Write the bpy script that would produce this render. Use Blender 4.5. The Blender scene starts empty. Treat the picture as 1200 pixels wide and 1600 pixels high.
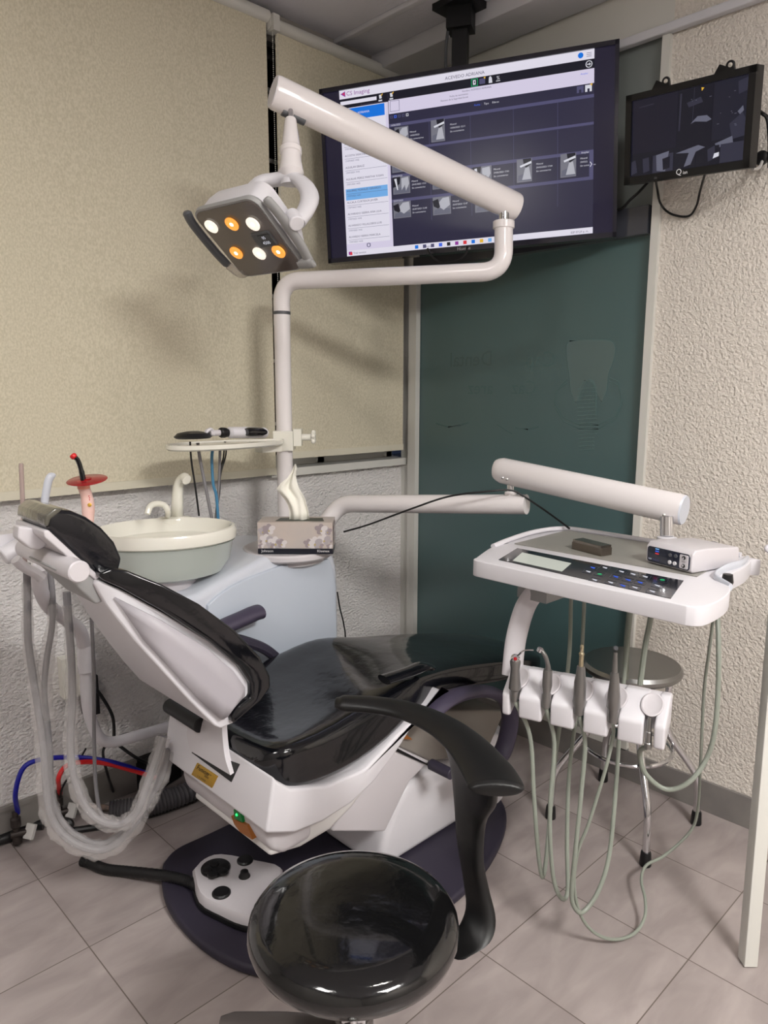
import bpy, bmesh, math, random
from mathutils import Vector, Matrix
random.seed(4)
SC = bpy.context.scene
COL = SC.collection
# ------------------------------------------------------------------ camera, exposure, lights
EYE = Vector((0, 0, 1.587))
FPX = 1138.0
RM = Matrix(((0.71757906, 0.11469787, -0.68696775), (-0.69647236, 0.12179565, -0.70717188), (0.00255858, 0.98590579, 0.16728191)))
cam = bpy.data.cameras.new('camera'); camo = bpy.data.objects.new('camera', cam); COL.objects.link(camo)
cam.sensor_fit = 'VERTICAL'; cam.sensor_height = 24; cam.lens = 24 * FPX / 1600; cam.clip_start = .05
camo.matrix_world = Matrix.Translation(EYE) @ RM.to_4x4()
SC.camera = camo
SC.view_settings.view_transform = 'Standard'; SC.view_settings.look = 'None'
SC.view_settings.gamma = 1; SC.view_settings.use_curve_mapping = False
SC.view_settings.exposure = 0.0
LAMP_A, LAMP_B, LAMP_C = 104.0, 40.0, 70.0      # emission of the ceiling panels
W = bpy.data.worlds.new('night'); SC.world = W; W.use_nodes = True
W.node_tree.nodes['Background'].inputs[0].default_value = (.012, .016, .03, 1)
W.node_tree.nodes['Background'].inputs[1].default_value = 1.0

# ------------------------------------------------------------------ measuring the room from the survey photo
def ray(px, py): return RM @ Vector((px - 600, 800 - py, -FPX))
def on_x(X, px, py): d = ray(px, py); return EYE + d * (X / d.x)
def on_y(Y, px, py): d = ray(px, py); return EYE + d * (Y / d.y)
def on_z(Z, px, py): d = ray(px, py); return EYE + d * ((Z - EYE.z) / d.z)
def dep(D, px, py): return EYE + ray(px, py) * (D / FPX)

# ------------------------------------------------------------------ materials
def lin(c):
    c = c / 255
    return c / 12.92 if c <= .04045 else ((c + .055) / 1.055) ** 2.4
def rgb(r, g, b): return (lin(r), lin(g), lin(b), 1)
MATS = {}
def mat(name, col, rough=.5, metal=0, coat=0, spec=.5, bump=None, vary=None, emit=None, estr=0, trans=0, alpha=1, ior=1.45):
    if name in MATS: return MATS[name]
    m = bpy.data.materials.new(name); m.use_nodes = True
    nt = m.node_tree; b = nt.nodes['Principled BSDF']; L = nt.links
    b.inputs['Base Color'].default_value = rgb(*col); b.inputs['Roughness'].default_value = rough
    b.inputs['Metallic'].default_value = metal; b.inputs['Coat Weight'].default_value = coat
    b.inputs['Coat Roughness'].default_value = .04
    b.inputs['Specular IOR Level'].default_value = spec; b.inputs['Transmission Weight'].default_value = trans
    b.inputs['Alpha'].default_value = alpha; b.inputs['IOR'].default_value = ior
    if emit: b.inputs['Emission Color'].default_value = rgb(*emit); b.inputs['Emission Strength'].default_value = estr
    g = nt.nodes.new('ShaderNodeNewGeometry')
    if vary:      # (other colour, scale, stretch vector)
        mp = nt.nodes.new('ShaderNodeMapping'); mp.inputs['Scale'].default_value = vary[2]
        L.new(g.outputs['Position'], mp.inputs['Vector'])
        n = nt.nodes.new('ShaderNodeTexNoise'); n.inputs['Scale'].default_value = vary[1]; n.inputs['Detail'].default_value = 5
        L.new(mp.outputs[0], n.inputs['Vector'])
        r = nt.nodes.new('ShaderNodeValToRGB'); r.color_ramp.elements[0].position = .35; r.color_ramp.elements[1].position = .65
        r.color_ramp.elements[0].color = rgb(*col); r.color_ramp.elements[1].color = rgb(*vary[0])
        L.new(n.outputs[0], r.inputs[0]); L.new(r.outputs[0], b.inputs['Base Color'])
    if bump:      # (scale, strength, distance, stretch)
        mp = nt.nodes.new('ShaderNodeMapping'); mp.inputs['Scale'].default_value = bump[3] if len(bump) > 3 else (1, 1, 1)
        L.new(g.outputs['Position'], mp.inputs['Vector'])
        n = nt.nodes.new('ShaderNodeTexNoise'); n.inputs['Scale'].default_value = bump[0]; n.inputs['Detail'].default_value = 4
        L.new(mp.outputs[0], n.inputs['Vector'])
        bp = nt.nodes.new('ShaderNodeBump'); bp.inputs['Strength'].default_value = bump[1]; bp.inputs['Distance'].default_value = bump[2]
        L.new(n.outputs[0], bp.inputs['Height']); L.new(bp.outputs[0], b.inputs['Normal'])
    MATS[name] = m; return m
M_white = mat('white_plastic', (211, 209, 214), .35)
M_cream = mat('cream_porcelain', (228, 226, 216), .18, coat=.4)
M_gloss = mat('white_gloss_enamel', (226, 221, 222), .22, coat=.5)
M_pearl = mat('pearl_grey_plastic', (196, 200, 210), .3, coat=.3)
M_lilac = mat('pale_grey_plastic', (200, 196, 200), .38)
M_grey = mat('mid_grey_plastic', (150, 150, 150), .45)
M_dgrey = mat('dark_grey_plastic', (78, 80, 84), .4)
M_black = mat('black_plastic', (17, 17, 19), .4)
M_satin = mat('black_satin_polyurethane', (8, 8, 9), .45, bump=(900, .15, .0005))
M_bgloss = mat('black_gloss', (8, 8, 12), .08, coat=.5)
M_vinyl = mat('black_vinyl_under_film', (12, 13, 17), .13, coat=.35, bump=(9, .25, .012))
M_vinylr = mat('black_vinyl_wrapped_film', (14, 14, 15), .12, coat=.6, bump=(16, .3, .006, (1, 1, 2.5)))
M_plum = mat('plum_grey_plastic', (62, 56, 74), .5)
M_plumd = mat('dark_plum_rubber', (44, 40, 54), .55)
M_chrome = mat('chrome', (215, 215, 218), .1, metal=1)
M_steel = mat('brushed_steel', (150, 150, 148), .32, metal=1)
M_hand = mat('handpiece_steel', (128, 126, 124), .3, metal=.7)
M_hose = mat('grey_green_hose', (136, 142, 132), .4)
M_hose2 = mat('grey_hose', (128, 126, 130), .45)
M_blue = mat('blue_tube', (18, 22, 150), .35)
M_lblue = mat('light_blue_tube', (70, 128, 165), .35)
M_red = mat('red_tube', (205, 35, 38), .35)
M_redcl = mat('red_transparent', (190, 30, 40), .12, trans=.5)
M_orange = mat('pale_orange_plastic', (240, 170, 145), .35)
M_brass = mat('gold_plate', (190, 150, 60), .35, metal=.6)
M_orsw = mat('amber_switch', (150, 90, 35), .35)
M_greenled = mat('green_led', (5, 60, 30), .3, emit=(10, 150, 60), estr=.15)
M_greendot = mat('green_dot', (20, 255, 110), .3, emit=(40, 255, 120), estr=1.5)
M_clear = mat('clear_acrylic', (225, 220, 215), .12, trans=.75, ior=1.25)
M_sleeve = mat('clear_plastic_sleeve', (215, 210, 208), .16, alpha=.26, bump=(45, .9, .02), spec=1)
M_tag = mat('clear_tag', (210, 208, 205), .3, alpha=.75)
M_trim = mat('white_painted_trim', (205, 204, 198), .4)
M_fabric = mat('blind_weave', (210, 203, 182), .9, vary=((192, 185, 162), 110, (1.6, 1.6, 1)), bump=(300, .3, .002, (1, 1, .5)))
M_hem = mat('blind_hem', (205, 200, 182), .7)
M_dark = mat('night_glass', (8, 10, 20), .08)
M_stucco = mat('coarse_white_stucco', (230, 227, 226), .85, bump=(78, 1, .016, (1, 1, 1.4)))
M_stuccor = mat('fine_white_stucco', (220, 213, 204), .85, bump=(95, 1, .011))
M_plain = mat('plain_wall_paint', (158, 153, 148), .85)
M_ceil = mat('ceiling_paint', (214, 213, 220), .85, bump=(60, .3, .008))
M_beam = mat('ceiling_beam_paint', (205, 205, 210), .7)
M_upper = mat('upper_panel_frosted', (128, 134, 132), .4)
M_rail = mat('dark_header_rail', (62, 64, 72), .15, coat=.5)
M_base = mat('grey_baseboard_tile', (118, 114, 112), .35, vary=((132, 128, 124), 6, (1, 1, 1)))
M_tissue = mat('tissue_paper', (240, 238, 228), .9, bump=(30, .3, .012, (1, 1, .35)))
M_lens = mat('smoked_lens_panel', (88, 78, 74), .12, coat=.6)
M_ledw = mat('led_white', (250, 245, 235), .2, emit=(255, 246, 230), estr=.75)
M_leda = mat('led_amber', (240, 170, 80), .2, emit=(255, 170, 70), estr=.75)
M_ledwh = mat('led_hot', (255, 255, 255), .2, emit=(255, 252, 240), estr=2.5)
def emat(name, col, s=.85): return mat('screen_' + name, (0, 0, 0), .25, emit=col, estr=s, spec=.4)
E_white = emat('white', (236, 232, 246)); E_lav = emat('lavender', (224, 216, 240)); E_nav = emat('navy', (44, 42, 66)); E_nav2 = emat('navy_row', (52, 50, 78))
E_line = emat('divider', (84, 82, 118)); E_blk = emat('toolbar_black', (22, 22, 36)); E_blue = emat('blue', (20, 120, 232)); E_lblue = emat('light_blue', (120, 180, 240))
E_txt = emat('dark_text', (90, 84, 110)); E_txw = emat('white_text', (225, 225, 235)); E_pur = emat('purple', (150, 60, 160)); E_grn = emat('green', (40, 190, 120))
E_xg = emat('xray_grey', (120, 120, 132)); E_xl = emat('xray_light', (185, 185, 195)); E_yel = emat('yellow', (240, 190, 60)); E_red = emat('red', (225, 60, 70)); E_tbl = emat('thin_blue', (70, 110, 240))
E_g1 = emat('camera_dark', (26, 26, 38)); E_g2 = emat('camera_mid', (52, 52, 68)); E_g3 = emat('camera_light', (104, 105, 122)); E_lcd = emat('lcd', (206, 208, 196), .8)

def floor_mat():
    m = bpy.data.materials.new('floor_tiles'); m.use_nodes = True; nt = m.node_tree; L = nt.links; N = nt.nodes
    b = N['Principled BSDF']; g = N.new('ShaderNodeNewGeometry'); sx = N.new('ShaderNodeSeparateXYZ'); L.new(g.outputs['Position'], sx.inputs[0])
    def m1(op, a, bb, c=None):
        n = N.new('ShaderNodeMath'); n.operation = op
        for i, v in enumerate((a, bb, c)):
            if v is None: continue
            if isinstance(v, (int, float)): n.inputs[i].default_value = v
            else: L.new(v, n.inputs[i])
        return n.outputs[0]
    ds = []; ids = []
    for ax, (o, s) in enumerate(((.6877, .3986), (.7015, .4066))):
        t = m1('DIVIDE', m1('SUBTRACT', sx.outputs[ax], o), s)
        ids.append(m1('FLOOR', t, None))
        f = m1('SUBTRACT', t, m1('ROUND', t, None)); ds.append(m1('MULTIPLY', m1('ABSOLUTE', f, None), s))
    d = m1('MINIMUM', ds[0], ds[1]); line = m1('LESS_THAN', d, .0016)
    cx = N.new('ShaderNodeCombineXYZ'); L.new(ids[0], cx.inputs[0]); L.new(ids[1], cx.inputs[1])
    wn = N.new('ShaderNodeTexWhiteNoise'); L.new(cx.outputs[0], wn.inputs['Vector'])
    off = N.new('ShaderNodeVectorMath'); off.operation = 'MULTIPLY_ADD'; L.new(wn.outputs['Color'], off.inputs[0]); off.inputs[1].default_value = (9, 9, 0); L.new(g.outputs['Position'], off.inputs[2])
    mp = N.new('ShaderNodeMapping'); mp.inputs['Rotation'].default_value = (0, 0, .75); mp.inputs['Scale'].default_value = (1.6, 4, 1); L.new(off.outputs[0], mp.inputs['Vector'])
    n = N.new('ShaderNodeTexNoise'); n.inputs['Scale'].default_value = 3; n.inputs['Detail'].default_value = 9; n.inputs['Distortion'].default_value = .6; L.new(mp.outputs[0], n.inputs['Vector'])
    r = N.new('ShaderNodeValToRGB'); r.color_ramp.elements[0].position = .32; r.color_ramp.elements[1].position = .7
    r.color_ramp.elements[0].color = rgb(146, 136, 134); r.color_ramp.elements[1].color = rgb(168, 158, 155); L.new(n.outputs[0], r.inputs[0])
    mx = N.new('ShaderNodeMix'); mx.data_type = 'RGBA'; L.new(line, mx.inputs[0]); L.new(r.outputs[0], mx.inputs[6]); mx.inputs[7].default_value = rgb(98, 88, 82)
    L.new(mx.outputs[2], b.inputs['Base Color']); b.inputs['Roughness'].default_value = .38
    bp = N.new('ShaderNodeBump'); bp.inputs['Strength'].default_value = .15; bp.inputs['Distance'].default_value = .002; L.new(n.outputs[0], bp.inputs['Height']); L.new(bp.outputs[0], b.inputs['Normal'])
    return m
M_floor = floor_mat()
def glass_mat():
    m = mat('teal_frosted_glass', (70, 98, 100), .35, coat=1)
    b = m.node_tree.nodes['Principled BSDF']; b.inputs['Coat Roughness'].default_value = .36; b.inputs['Transmission Weight'].default_value = .1
    return m
M_teal = glass_mat()
M_tealmark = mat('teal_frosted_mark', (76, 104, 105), .4, coat=.8)
M_tealmark2 = mat('teal_frosted_mark_pink', (78, 100, 101), .4, coat=.8)

# ------------------------------------------------------------------ mesh builder
class Res(tuple):
    def build(q, *a, **k): return q.mb.build(*a, **k)
class MB:
    def __init__(s): s.bm = bmesh.new(); s.mats = []
    def mi(s, m):
        if m is None: return 0
        if m not in s.mats: s.mats.append(m)
        return s.mats.index(m)
    def faces(s, vs, fs, m=None):
        k = s.mi(m); bv = [s.bm.verts.new(v) for v in vs]; out = []
        for f in fs:
            try:
                q = s.bm.faces.new([bv[i] for i in f]); q.material_index = k; q.smooth = True; out.append(q)
            except ValueError: pass
        return bv, out
    def quad(s, pts, m=None): s.faces(pts, [tuple(range(len(pts)))], m); return s
    def box(s, c, size, rot=None, m=None, bev=0, seg=2):
        c = Vector(c); h = Vector(size) / 2; R = rot if rot is not None else Matrix.Identity(3)
        vs = [c + R @ Vector((x * h.x, y * h.y, z * h.z)) for x in (-1, 1) for y in (-1, 1) for z in (-1, 1)]
        v, f = s.faces(vs, [(0, 1, 3, 2), (4, 6, 7, 5), (0, 4, 5, 1), (2, 3, 7, 6), (0, 2, 6, 4), (1, 5, 7, 3)], m)
        if bev: s.bevel(v, f, bev, seg)
        return s
    def bevel(s, v, f, w, seg=3):
        es = list({e for q in f for e in q.edges})
        es = [e for e in es if len(e.link_faces) == 2 and e.calc_face_angle(0) > .35]
        r = bmesh.ops.bevel(s.bm, geom=es, offset=w, segments=seg, profile=.5, affect='EDGES', clamp_overlap=True)
        for q in r['faces']: q.smooth = True
        return s
    def loft(s, rings, m=None, cap=True, closed=True):
        n = len(rings[0]); vs = [p for r in rings for p in r]; fs = []
        for i in range(len(rings) - 1):
            for j in range(n if closed else n - 1):
                k = (j + 1) % n; fs.append((i * n + j, i * n + k, (i + 1) * n + k, (i + 1) * n + j))
        if cap: fs.append(tuple(range(n - 1, -1, -1))); fs.append(tuple((len(rings) - 1) * n + j for j in range(n)))
        v, f = s.faces(vs, fs, m)
        bmesh.ops.recalc_face_normals(s.bm, faces=f)
        q = Res((v, f)); q.mb = s; return q
    def prism(s, prof, off, m=None, bev=0, seg=3):
        off = Vector(off); prof = [Vector(p) for p in prof]
        v, f = s.loft([prof, [p + off for p in prof]], m)
        if bev: s.bevel(v, f, bev, seg)
        return s
    def tube(s, path, r, m=None, n=12, flat=1.0, up=None, cap=True):
        path = [Vector(p) for p in path]; N = len(path)
        rr = list(r) if isinstance(r, list) else [r] * N
        if len(rr) != N:
            def at(t):
                t *= len(rr) - 1; i = min(int(t), len(rr) - 2); f = t - i; a_, b_ = rr[i], rr[i + 1]
                if isinstance(a_, tuple): return tuple(p * (1 - f) + q * f for p, q in zip(a_, b_))
                return a_ * (1 - f) + b_ * f
            rr = [at(i / (N - 1)) for i in range(N)] if len(rr) > 1 else rr * N
        tan = [(path[min(i + 1, N - 1)] - path[max(i - 1, 0)]).normalized() for i in range(N)]
        u = Vector(up) if up else (Vector((0, 0, 1)) if abs(tan[0].z) < .9 else Vector((1, 0, 0)))
        rings = []; u = (u - tan[0] * u.dot(tan[0])).normalized()
        for i in range(N):
            if up: u = Vector(up)
            u = (u - tan[i] * u.dot(tan[i])).normalized(); w = tan[i].cross(u)
            ri = rr[i]; a, bb = (ri if isinstance(ri, tuple) else (ri, ri * flat))
            rings.append([path[i] + u * (math.cos(2 * math.pi * k / n) * a) + w * (math.sin(2 * math.pi * k / n) * bb) for k in range(n)])
        s.loft(rings, m, cap); return s
    def lathe(s, prof, o, axis=(0, 0, 1), m=None, n=32, sx=1, sy=1, xdir=None):
        o = Vector(o); a = Vector(axis).normalized()
        u = Vector(xdir) if xdir else (Vector((1, 0, 0)) if abs(a.x) < .9 else Vector((0, 1, 0)))
        u = (u - a * a.dot(u)).normalized(); w = a.cross(u)
        rings = [[o + a * z + u * (math.cos(2 * math.pi * k / n) * max(r, 1e-4) * sx) + w * (math.sin(2 * math.pi * k / n) * max(r, 1e-4) * sy) for k in range(n)] for r, z in prof]
        s.loft(rings, m); return s
    def cyl(s, a, b, r, m=None, n=24):
        a, b = Vector(a), Vector(b); L = (b - a).length; e = min(r * .12, L * .1)
        s.lathe([(r - e, 0), (r, e), (r, L - e), (r - e, L)], a, b - a, m, n); return s
    def text(s, txt, size, M4, m=None, align='LEFT', ext=0):
        cu = bpy.data.curves.new('t', 'FONT'); cu.body = txt; cu.size = size; cu.align_x = align; cu.resolution_u = 2; cu.extrude = ext
        ob = bpy.data.objects.new('t', cu); COL.objects.link(ob)
        dg = bpy.context.evaluated_depsgraph_get(); me = bpy.data.meshes.new_from_object(ob.evaluated_get(dg))
        s.faces([M4 @ v.co for v in me.vertices], [tuple(p.vertices) for p in me.polygons], m)
        bpy.data.objects.remove(ob); bpy.data.curves.remove(cu); bpy.data.meshes.remove(me); return s
    def build(s, name, m=None, parent=None, sub=0, ang=35):
        me = bpy.data.meshes.new(name)
        off = org(parent) if parent else Vector((0, 0, 0))
        if off.length: bmesh.ops.translate(s.bm, verts=s.bm.verts, vec=-off)
        s.bm.to_mesh(me); s.bm.free()
        for k in ([m] if not s.mats else s.mats): me.materials.append(k)
        for p in me.polygons: p.use_smooth = True
        try: me.set_sharp_from_angle(angle=math.radians(ang))
        except Exception: pass
        o = bpy.data.objects.new(name, me); COL.objects.link(o)
        if parent: o.parent = parent; o['_o'] = 1; ORG[o.name] = off.copy()
        if sub:
            md = o.modifiers.new('s', 'SUBSURF'); md.levels = sub; md.render_levels = sub
        if '_o' in o: del o['_o']
        return o
ORG = {}
def org(o): return ORG.get(o.name, Vector(o.location)) if o.parent else Vector(o.location)
def thing(name, loc, label, cat, group=None):
    o = bpy.data.objects.new(name, None); COL.objects.link(o); o.location = loc; o.empty_display_size = .05
    o['label'] = label; o['category'] = cat
    if group: o['group'] = group
    return o
def tag(o, label, cat, group=None):
    o['label'] = label; o['category'] = cat
    if group: o['group'] = group
    return o
def struct(o): o['kind'] = 'structure'; return o
def spline(pts, k=8):
    P = [Vector(p) for p in pts]; P = [P[0] * 2 - P[1]] + P + [P[-1] * 2 - P[-2]]; out = []
    for i in range(1, len(P) - 2):
        for j in range(k):
            t = j / k; a, b, c, d = P[i - 1:i + 3]
            out.append(.5 * ((2 * b) + (c - a) * t + (2 * a - 5 * b + 4 * c - d) * t * t + (3 * b - a - 3 * c + d) * t ** 3))
    out.append(P[-2]); return out
def bent(pts, rad, k=8):          # straight runs with rounded elbows
    P = [Vector(p) for p in pts]; out = [P[0]]
    for i in range(1, len(P) - 1):
        a = (P[i - 1] - P[i]); b = (P[i + 1] - P[i]); r = min(rad, a.length * .48, b.length * .48)
        A = P[i] + a.normalized() * r; B = P[i] + b.normalized() * r
        for j in range(k + 1):
            t = j / k; out.append(A * (1 - t) ** 2 + P[i] * 2 * t * (1 - t) + B * t * t)
    out.append(P[-1]); return out
def frame(o, x, y, z): return Matrix.Translation(o) @ Matrix((x, y, z)).transposed().to_4x4()
def cable(name, pts, r, m, label, cat='cable', group=None, n=8):
    return tag(MB().tube(spline(pts, 6), r, n=n).build(name, m), label, cat, group)
F0 = Vector((0, 0, 0))

# ------------------------------------------------------------------ room
XR, YL, ZC = 2.667, 2.62, 3.07
XB, YB = -1.6, -2.6
struct(MB().box(((XR + XB) / 2, (YL + YB) / 2, -.05), (XR - XB + .6, YL - YB + .6, .1)).build('floor', M_floor))
struct(MB().box(((XR + XB) / 2, (YL + YB) / 2, ZC + .05), (XR - XB + .6, YL - YB + .6, .1)).build('ceiling', M_ceil))
ZS = 1.235
struct(MB().box(((XR + XB) / 2, YL + .1, ZS / 2), (XR - XB + .4, .2, ZS)).build('wall_left', M_stucco))
wl = MB().box(((XB + .2) / 2 , YL + .1, (ZC + ZS) / 2), (.2 - XB, .2, ZC - ZS)).box((XR / 2 + .1, YL + .1, ZC - .02), (XR - .2, .2, .04))
wl.build('wall_left_upper', M_plain); struct(bpy.data.objects['wall_left_upper'])
struct(MB().box((XR + .1, (1.30 + YB) / 2, ZC / 2), (.2, 1.30 - YB, ZC)).build('wall_right', M_stuccor))
struct(MB().box((XR + .1, 1.96, .06), (.2, 1.32, .12)).box((XR + .1, 1.96, ZC - .12), (.2, 1.32, .24)).box((XR + .1, 2.575, 1.475), (.2, .09, 2.71)).build('wall_right_glazed', M_trim))
struct(MB().box((XB - .1, (YL + YB) / 2, ZC / 2), (.2, YL - YB + .4, ZC)).build('wall_back', M_plain))
struct(MB().box(((XR + XB) / 2, YB - .1, ZC / 2), (XR - XB, .2, ZC)).build('wall_front', M_plain))
struct(MB().box(((XR + XB) / 2, YL - .006, .06), (XR - XB, .012, .12)).box(((XR + XB) / 2, YL - .009, .128), (XR - XB, .018, .014), m=None).build('baseboard_left', M_base))
struct(MB().box((XR - .006, (YL + YB) / 2, .06), (.012, YL - YB - .04, .12)).build('baseboard_right', M_base))
# window in the left wall: dark night glass, white mullions and sill
w1 = struct(MB().box((1.44, YL + .115, 2.12), (2.44, .01, 1.78)).build('window_1', M_dark))
fr = MB()
for z in (1.262, 3.02): fr.box((1.44, YL + .09, z), (2.44, .05, .05))
for x in (.24, 1.02, 1.70, 2.19, 2.645): fr.box((x, YL + .09, 2.14), (.04, .05, 1.8))
fr.build('window_frame', M_trim, w1)
bars = MB()
for i in range(6): bars.box((1.44, YL + .06, 1.30 + .275 * i + .13), (2.42, .012, .014))
bars.build('window_bar', M_trim, w1)
struct(MB().box((2.25, YL + .03, 1.222), (.84, .14, .034), bev=.004).build('trim_1', M_trim))
# glazed opening in the right wall
w2 = struct(MB().box((XR + .02, 1.93, 1.14), (.012, 1.2, 2.02)).build('window_2', M_teal))
f2 = MB().box((XR - .004, 2.53, 1.47), (.03, .05, 2.68)).box((XR - .004, 1.315, 1.47), (.03, .03, 2.68)).box((XR + .0, 1.93, .137), (.03, 1.2, .03))
f2.build('window_frame', M_trim, w2)
MB().box((XR - .002, 1.93, 2.2), (.05, 1.18, .10), bev=.004).build('header_rail', M_rail, w2)
MB().box((XR + .02, 1.93, 2.54), (.012, 1.2, .58)).build('upper_pane', M_upper, w2)
# frosted marks seen in reverse on the teal pane: lettering, tooth and implant screw
mk = MB(); xg = XR + .0125
def gp(px, py): p = on_x(xg, px, py); return p
def ptext(txt, px, py, size, m):
    o = gp(px, py); mk.text(txt, size, frame(o, Vector((0, 1, 0)), Vector((0, 0, 1)), Vector((-1, 0, 0))), m)
def stroke(pts, r, m, flat=.15): mk.tube([gp(*p) for p in pts], r, m, n=6, up=(0, 1, 0), flat=flat)
ptext('Cap', 868, 573, .095, M_tealmark); ptext('Dental', 770, 571, .095, M_tealmark2)
ptext('Caz', 838, 616, .085, M_tealmark); ptext('arez', 770, 616, .085, M_tealmark)
tooth = [(885, 540), (890, 533), (915, 531), (945, 531), (957, 534), (962, 545), (958, 565), (950, 585), (948, 610), (940, 628), (932, 612), (925, 596), (916, 596), (908, 612), (900, 630), (892, 612), (890, 585), (886, 562)]
mk.quad([gp(*p) for p in tooth], M_tealmark2)
stroke(tooth + tooth[:1], .0022, M_tealmark)
stroke([(907, 625), (907, 605), (913, 595), (920, 593), (927, 596), (931, 606), (931, 650)], .003, M_tealmark)
for i in range(17): mk.tube([gp(902 + (i > 9) * 2, 608 + i * 6), gp(932 - (i > 12) * 4, 606 + i * 6)], .002, M_tealmark, n=5, flat=.3)
for d in (0, 6):
    stroke([(886, 598 - d), (870, 610), (866, 630 + d), (880, 652 + d), (905, 664 + d), (935, 664 + d), (962, 650 + d), (972, 625 + d), (966, 602 - d), (952, 596 - d)], .0022, M_tealmark)
stroke([(681, 661), (700, 667), (720, 664), (732, 660)], .004, M_tealmark); stroke([(776, 663), (790, 672), (800, 678)], .002, M_tealmark); stroke([(805, 668), (825, 671), (842, 667)], .003, M_tealmark)
mk.build('frosted_logo', M_tealmark, w2)
# ceiling beams
def beam(a, b, w, h, name):
    a, b = Vector(a), Vector(b); d = (b - a).normalized(); s = d.cross(Vector((0, 0, 1)))
    return struct(MB().prism([a - s * w / 2, a + s * w / 2, a + s * w / 2 - Vector((0, 0, h)), a - s * w / 2 - Vector((0, 0, h))], b - a, bev=.004).build(name, M_beam))
beam((XR - .11, YB, ZC), (XR - .11, YL, ZC), .2, .07, 'trim_2')
beam((XR - .42, YB, ZC), (XR - .42, YL, ZC), .03, .02, 'trim_3')
beam((XR - .02, YB, 2.84), (XR - .02, YL, 2.84), .03, .03, 'trim_4')

# ceiling lamps (behind and beside the camera)
def ceiling_light(x, y, sx, sy, e, label):
    t = thing('ceiling_light', (x, y, ZC - .035), label, 'ceiling light')
    MB().box((x, y, ZC - .02), (sx + .04, sy + .04, .04), bev=.004).build('housing', M_white, t)
    MB().box((x, y, ZC - .045), (sx, sy, .012)).build('diffuser', mat('diffuser_%d' % int(e * 10 + x * 100), (240, 235, 225), .5, emit=(250, 247, 243), estr=e), t)
ceiling_light(.75, -1.5, .9, .6, LAMP_A, 'wide flat ceiling light panel above the desk behind the viewer')
ceiling_light(-.75, .7, .5, .5, LAMP_B, 'small square ceiling light panel near the head end of the treatment chair')  # second panel is unseen, added for overall ambient light
for cx_, cy_, w_ in ((.98, .34, 'left'), (1.16, .22, 'right')):
    t = thing('ceiling_spot', (cx_, cy_, ZC - .03), w_ + ' one of two small round ceiling lamps above the black stool', 'ceiling light', 'round ceiling lamps')
    MB().lathe([(.10, 0), (.10, -.03), (.08, -.035)], (cx_, cy_, ZC)).build('housing', M_white, t)
    MB().lathe([(.078, -.036), (.078, -.042), (0, -.044)], (cx_, cy_, ZC)).build('diffuser', mat('spot_diffuser', (240, 235, 225), .5, emit=(253, 248, 240), estr=LAMP_C), t)

# ------------------------------------------------------------------ blinds
def blind(name, x0, x1, zb, zt, ztube, label, chain_x, y=YL - .05):
    t = thing(name, ((x0 + x1) / 2, y, zb), label, 'roller blind', 'roller blinds over the window')
    n = 24; rows = [zb + .02, zt]
    b = MB(); ring = []
    for z in rows:
        ring.append([Vector((x0 + (x1 - x0) * i / n, y + .0025 * math.sin(i * .9 + z), z)) for i in range(n + 1)] + [Vector((x1 - (x1 - x0) * i / n, y + .0015 + .0025 * math.sin((n - i) * .9 + z), z)) for i in range(n + 1)])
    b.loft(ring); b.build('fabric', M_fabric, t)
    MB().box(((x0 + x1) / 2, y, zb + .012), (x1 - x0, .012, .03), bev=.003).build('bottom_bar', M_hem, t)
    MB().cyl((x0 - .01, y + .0, ztube), (x1 + .01, y + .0, ztube), .024).build('roller_tube', M_trim, t)
    if chain_x:
        ch = MB(); z = ztube
        k = 0
        while z > 1.85:
            for dx in (0, .022): ch.lathe([(.0004, -.0022), (.002, -.001), (.002, .001), (.0004, .0022)], (chain_x + dx, y - .02, z), n=6)
            z -= .0075
        ch.build('bead_chain', M_trim, t)
        MB().box((chain_x + .01, y - .01, ztube - .004), (.03, .05, .06), bev=.006).lathe([(.02, 0), (.026, .004), (.026, .012), (.02, .016)], (chain_x - .012, y, ztube), (1, 0, 0)).build('bracket', M_trim, t)
    return t
blind('roller_blind', .12, 1.845, 1.222, 3.0, 3.02, 'wide beige woven roller blind left of the lamp pole', None)
blind('roller_blind', 1.89, 2.625, 1.285, 2.98, 3.0, 'narrow beige roller blind between the lamp pole and the room corner', 1.862)

# ------------------------------------------------------------------ television
def plane_basis(yaw, pit, rol):
    n = Vector((-math.cos(yaw) * math.cos(pit), -math.sin(yaw) * math.cos(pit), -math.sin(pit)))
    r = Vector((math.sin(yaw), -math.cos(yaw), 0)); u = r.cross(n)
    if u.z < 0: u = -u
    return r * math.cos(rol) + u * math.sin(rol), -r * math.sin(rol) + u * math.cos(rol), n
TVC = Vector((2.3179, 1.9539, 2.4594)); tr, tu, tn = plane_basis(.5053, .0289, .0382); TM = frame(TVC, tr, tu, tn); TR = TM.to_3x3()
tv = thing('television', TVC - tn * .03, 'large flat television showing an imaging program beneath the ceiling mount', 'television')
b = MB().box(TM @ Vector((0, 0, -.0225)), (1.15, .67, .045), TR, bev=.006); b.box(TM @ Vector((0, -.02, -.055)), (.7, .4, .05), TR, bev=.02)
b.build('housing', M_bgloss, tv)
b = MB()
for c, s in (((0, .327, .003), (1.15, .016, .012)), ((0, -.326, .003), (1.15, .018, .012)), ((-.568, 0, .003), (.014, .67, .012)), ((.568, 0, .003), (.014, .67, .012))): b.box(TM @ Vector(c), s, TR, bev=.002)
b.build('bezel', mat('bezel_black', (22, 21, 36), .2, coat=.4), tv)
L0 = [0]
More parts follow.
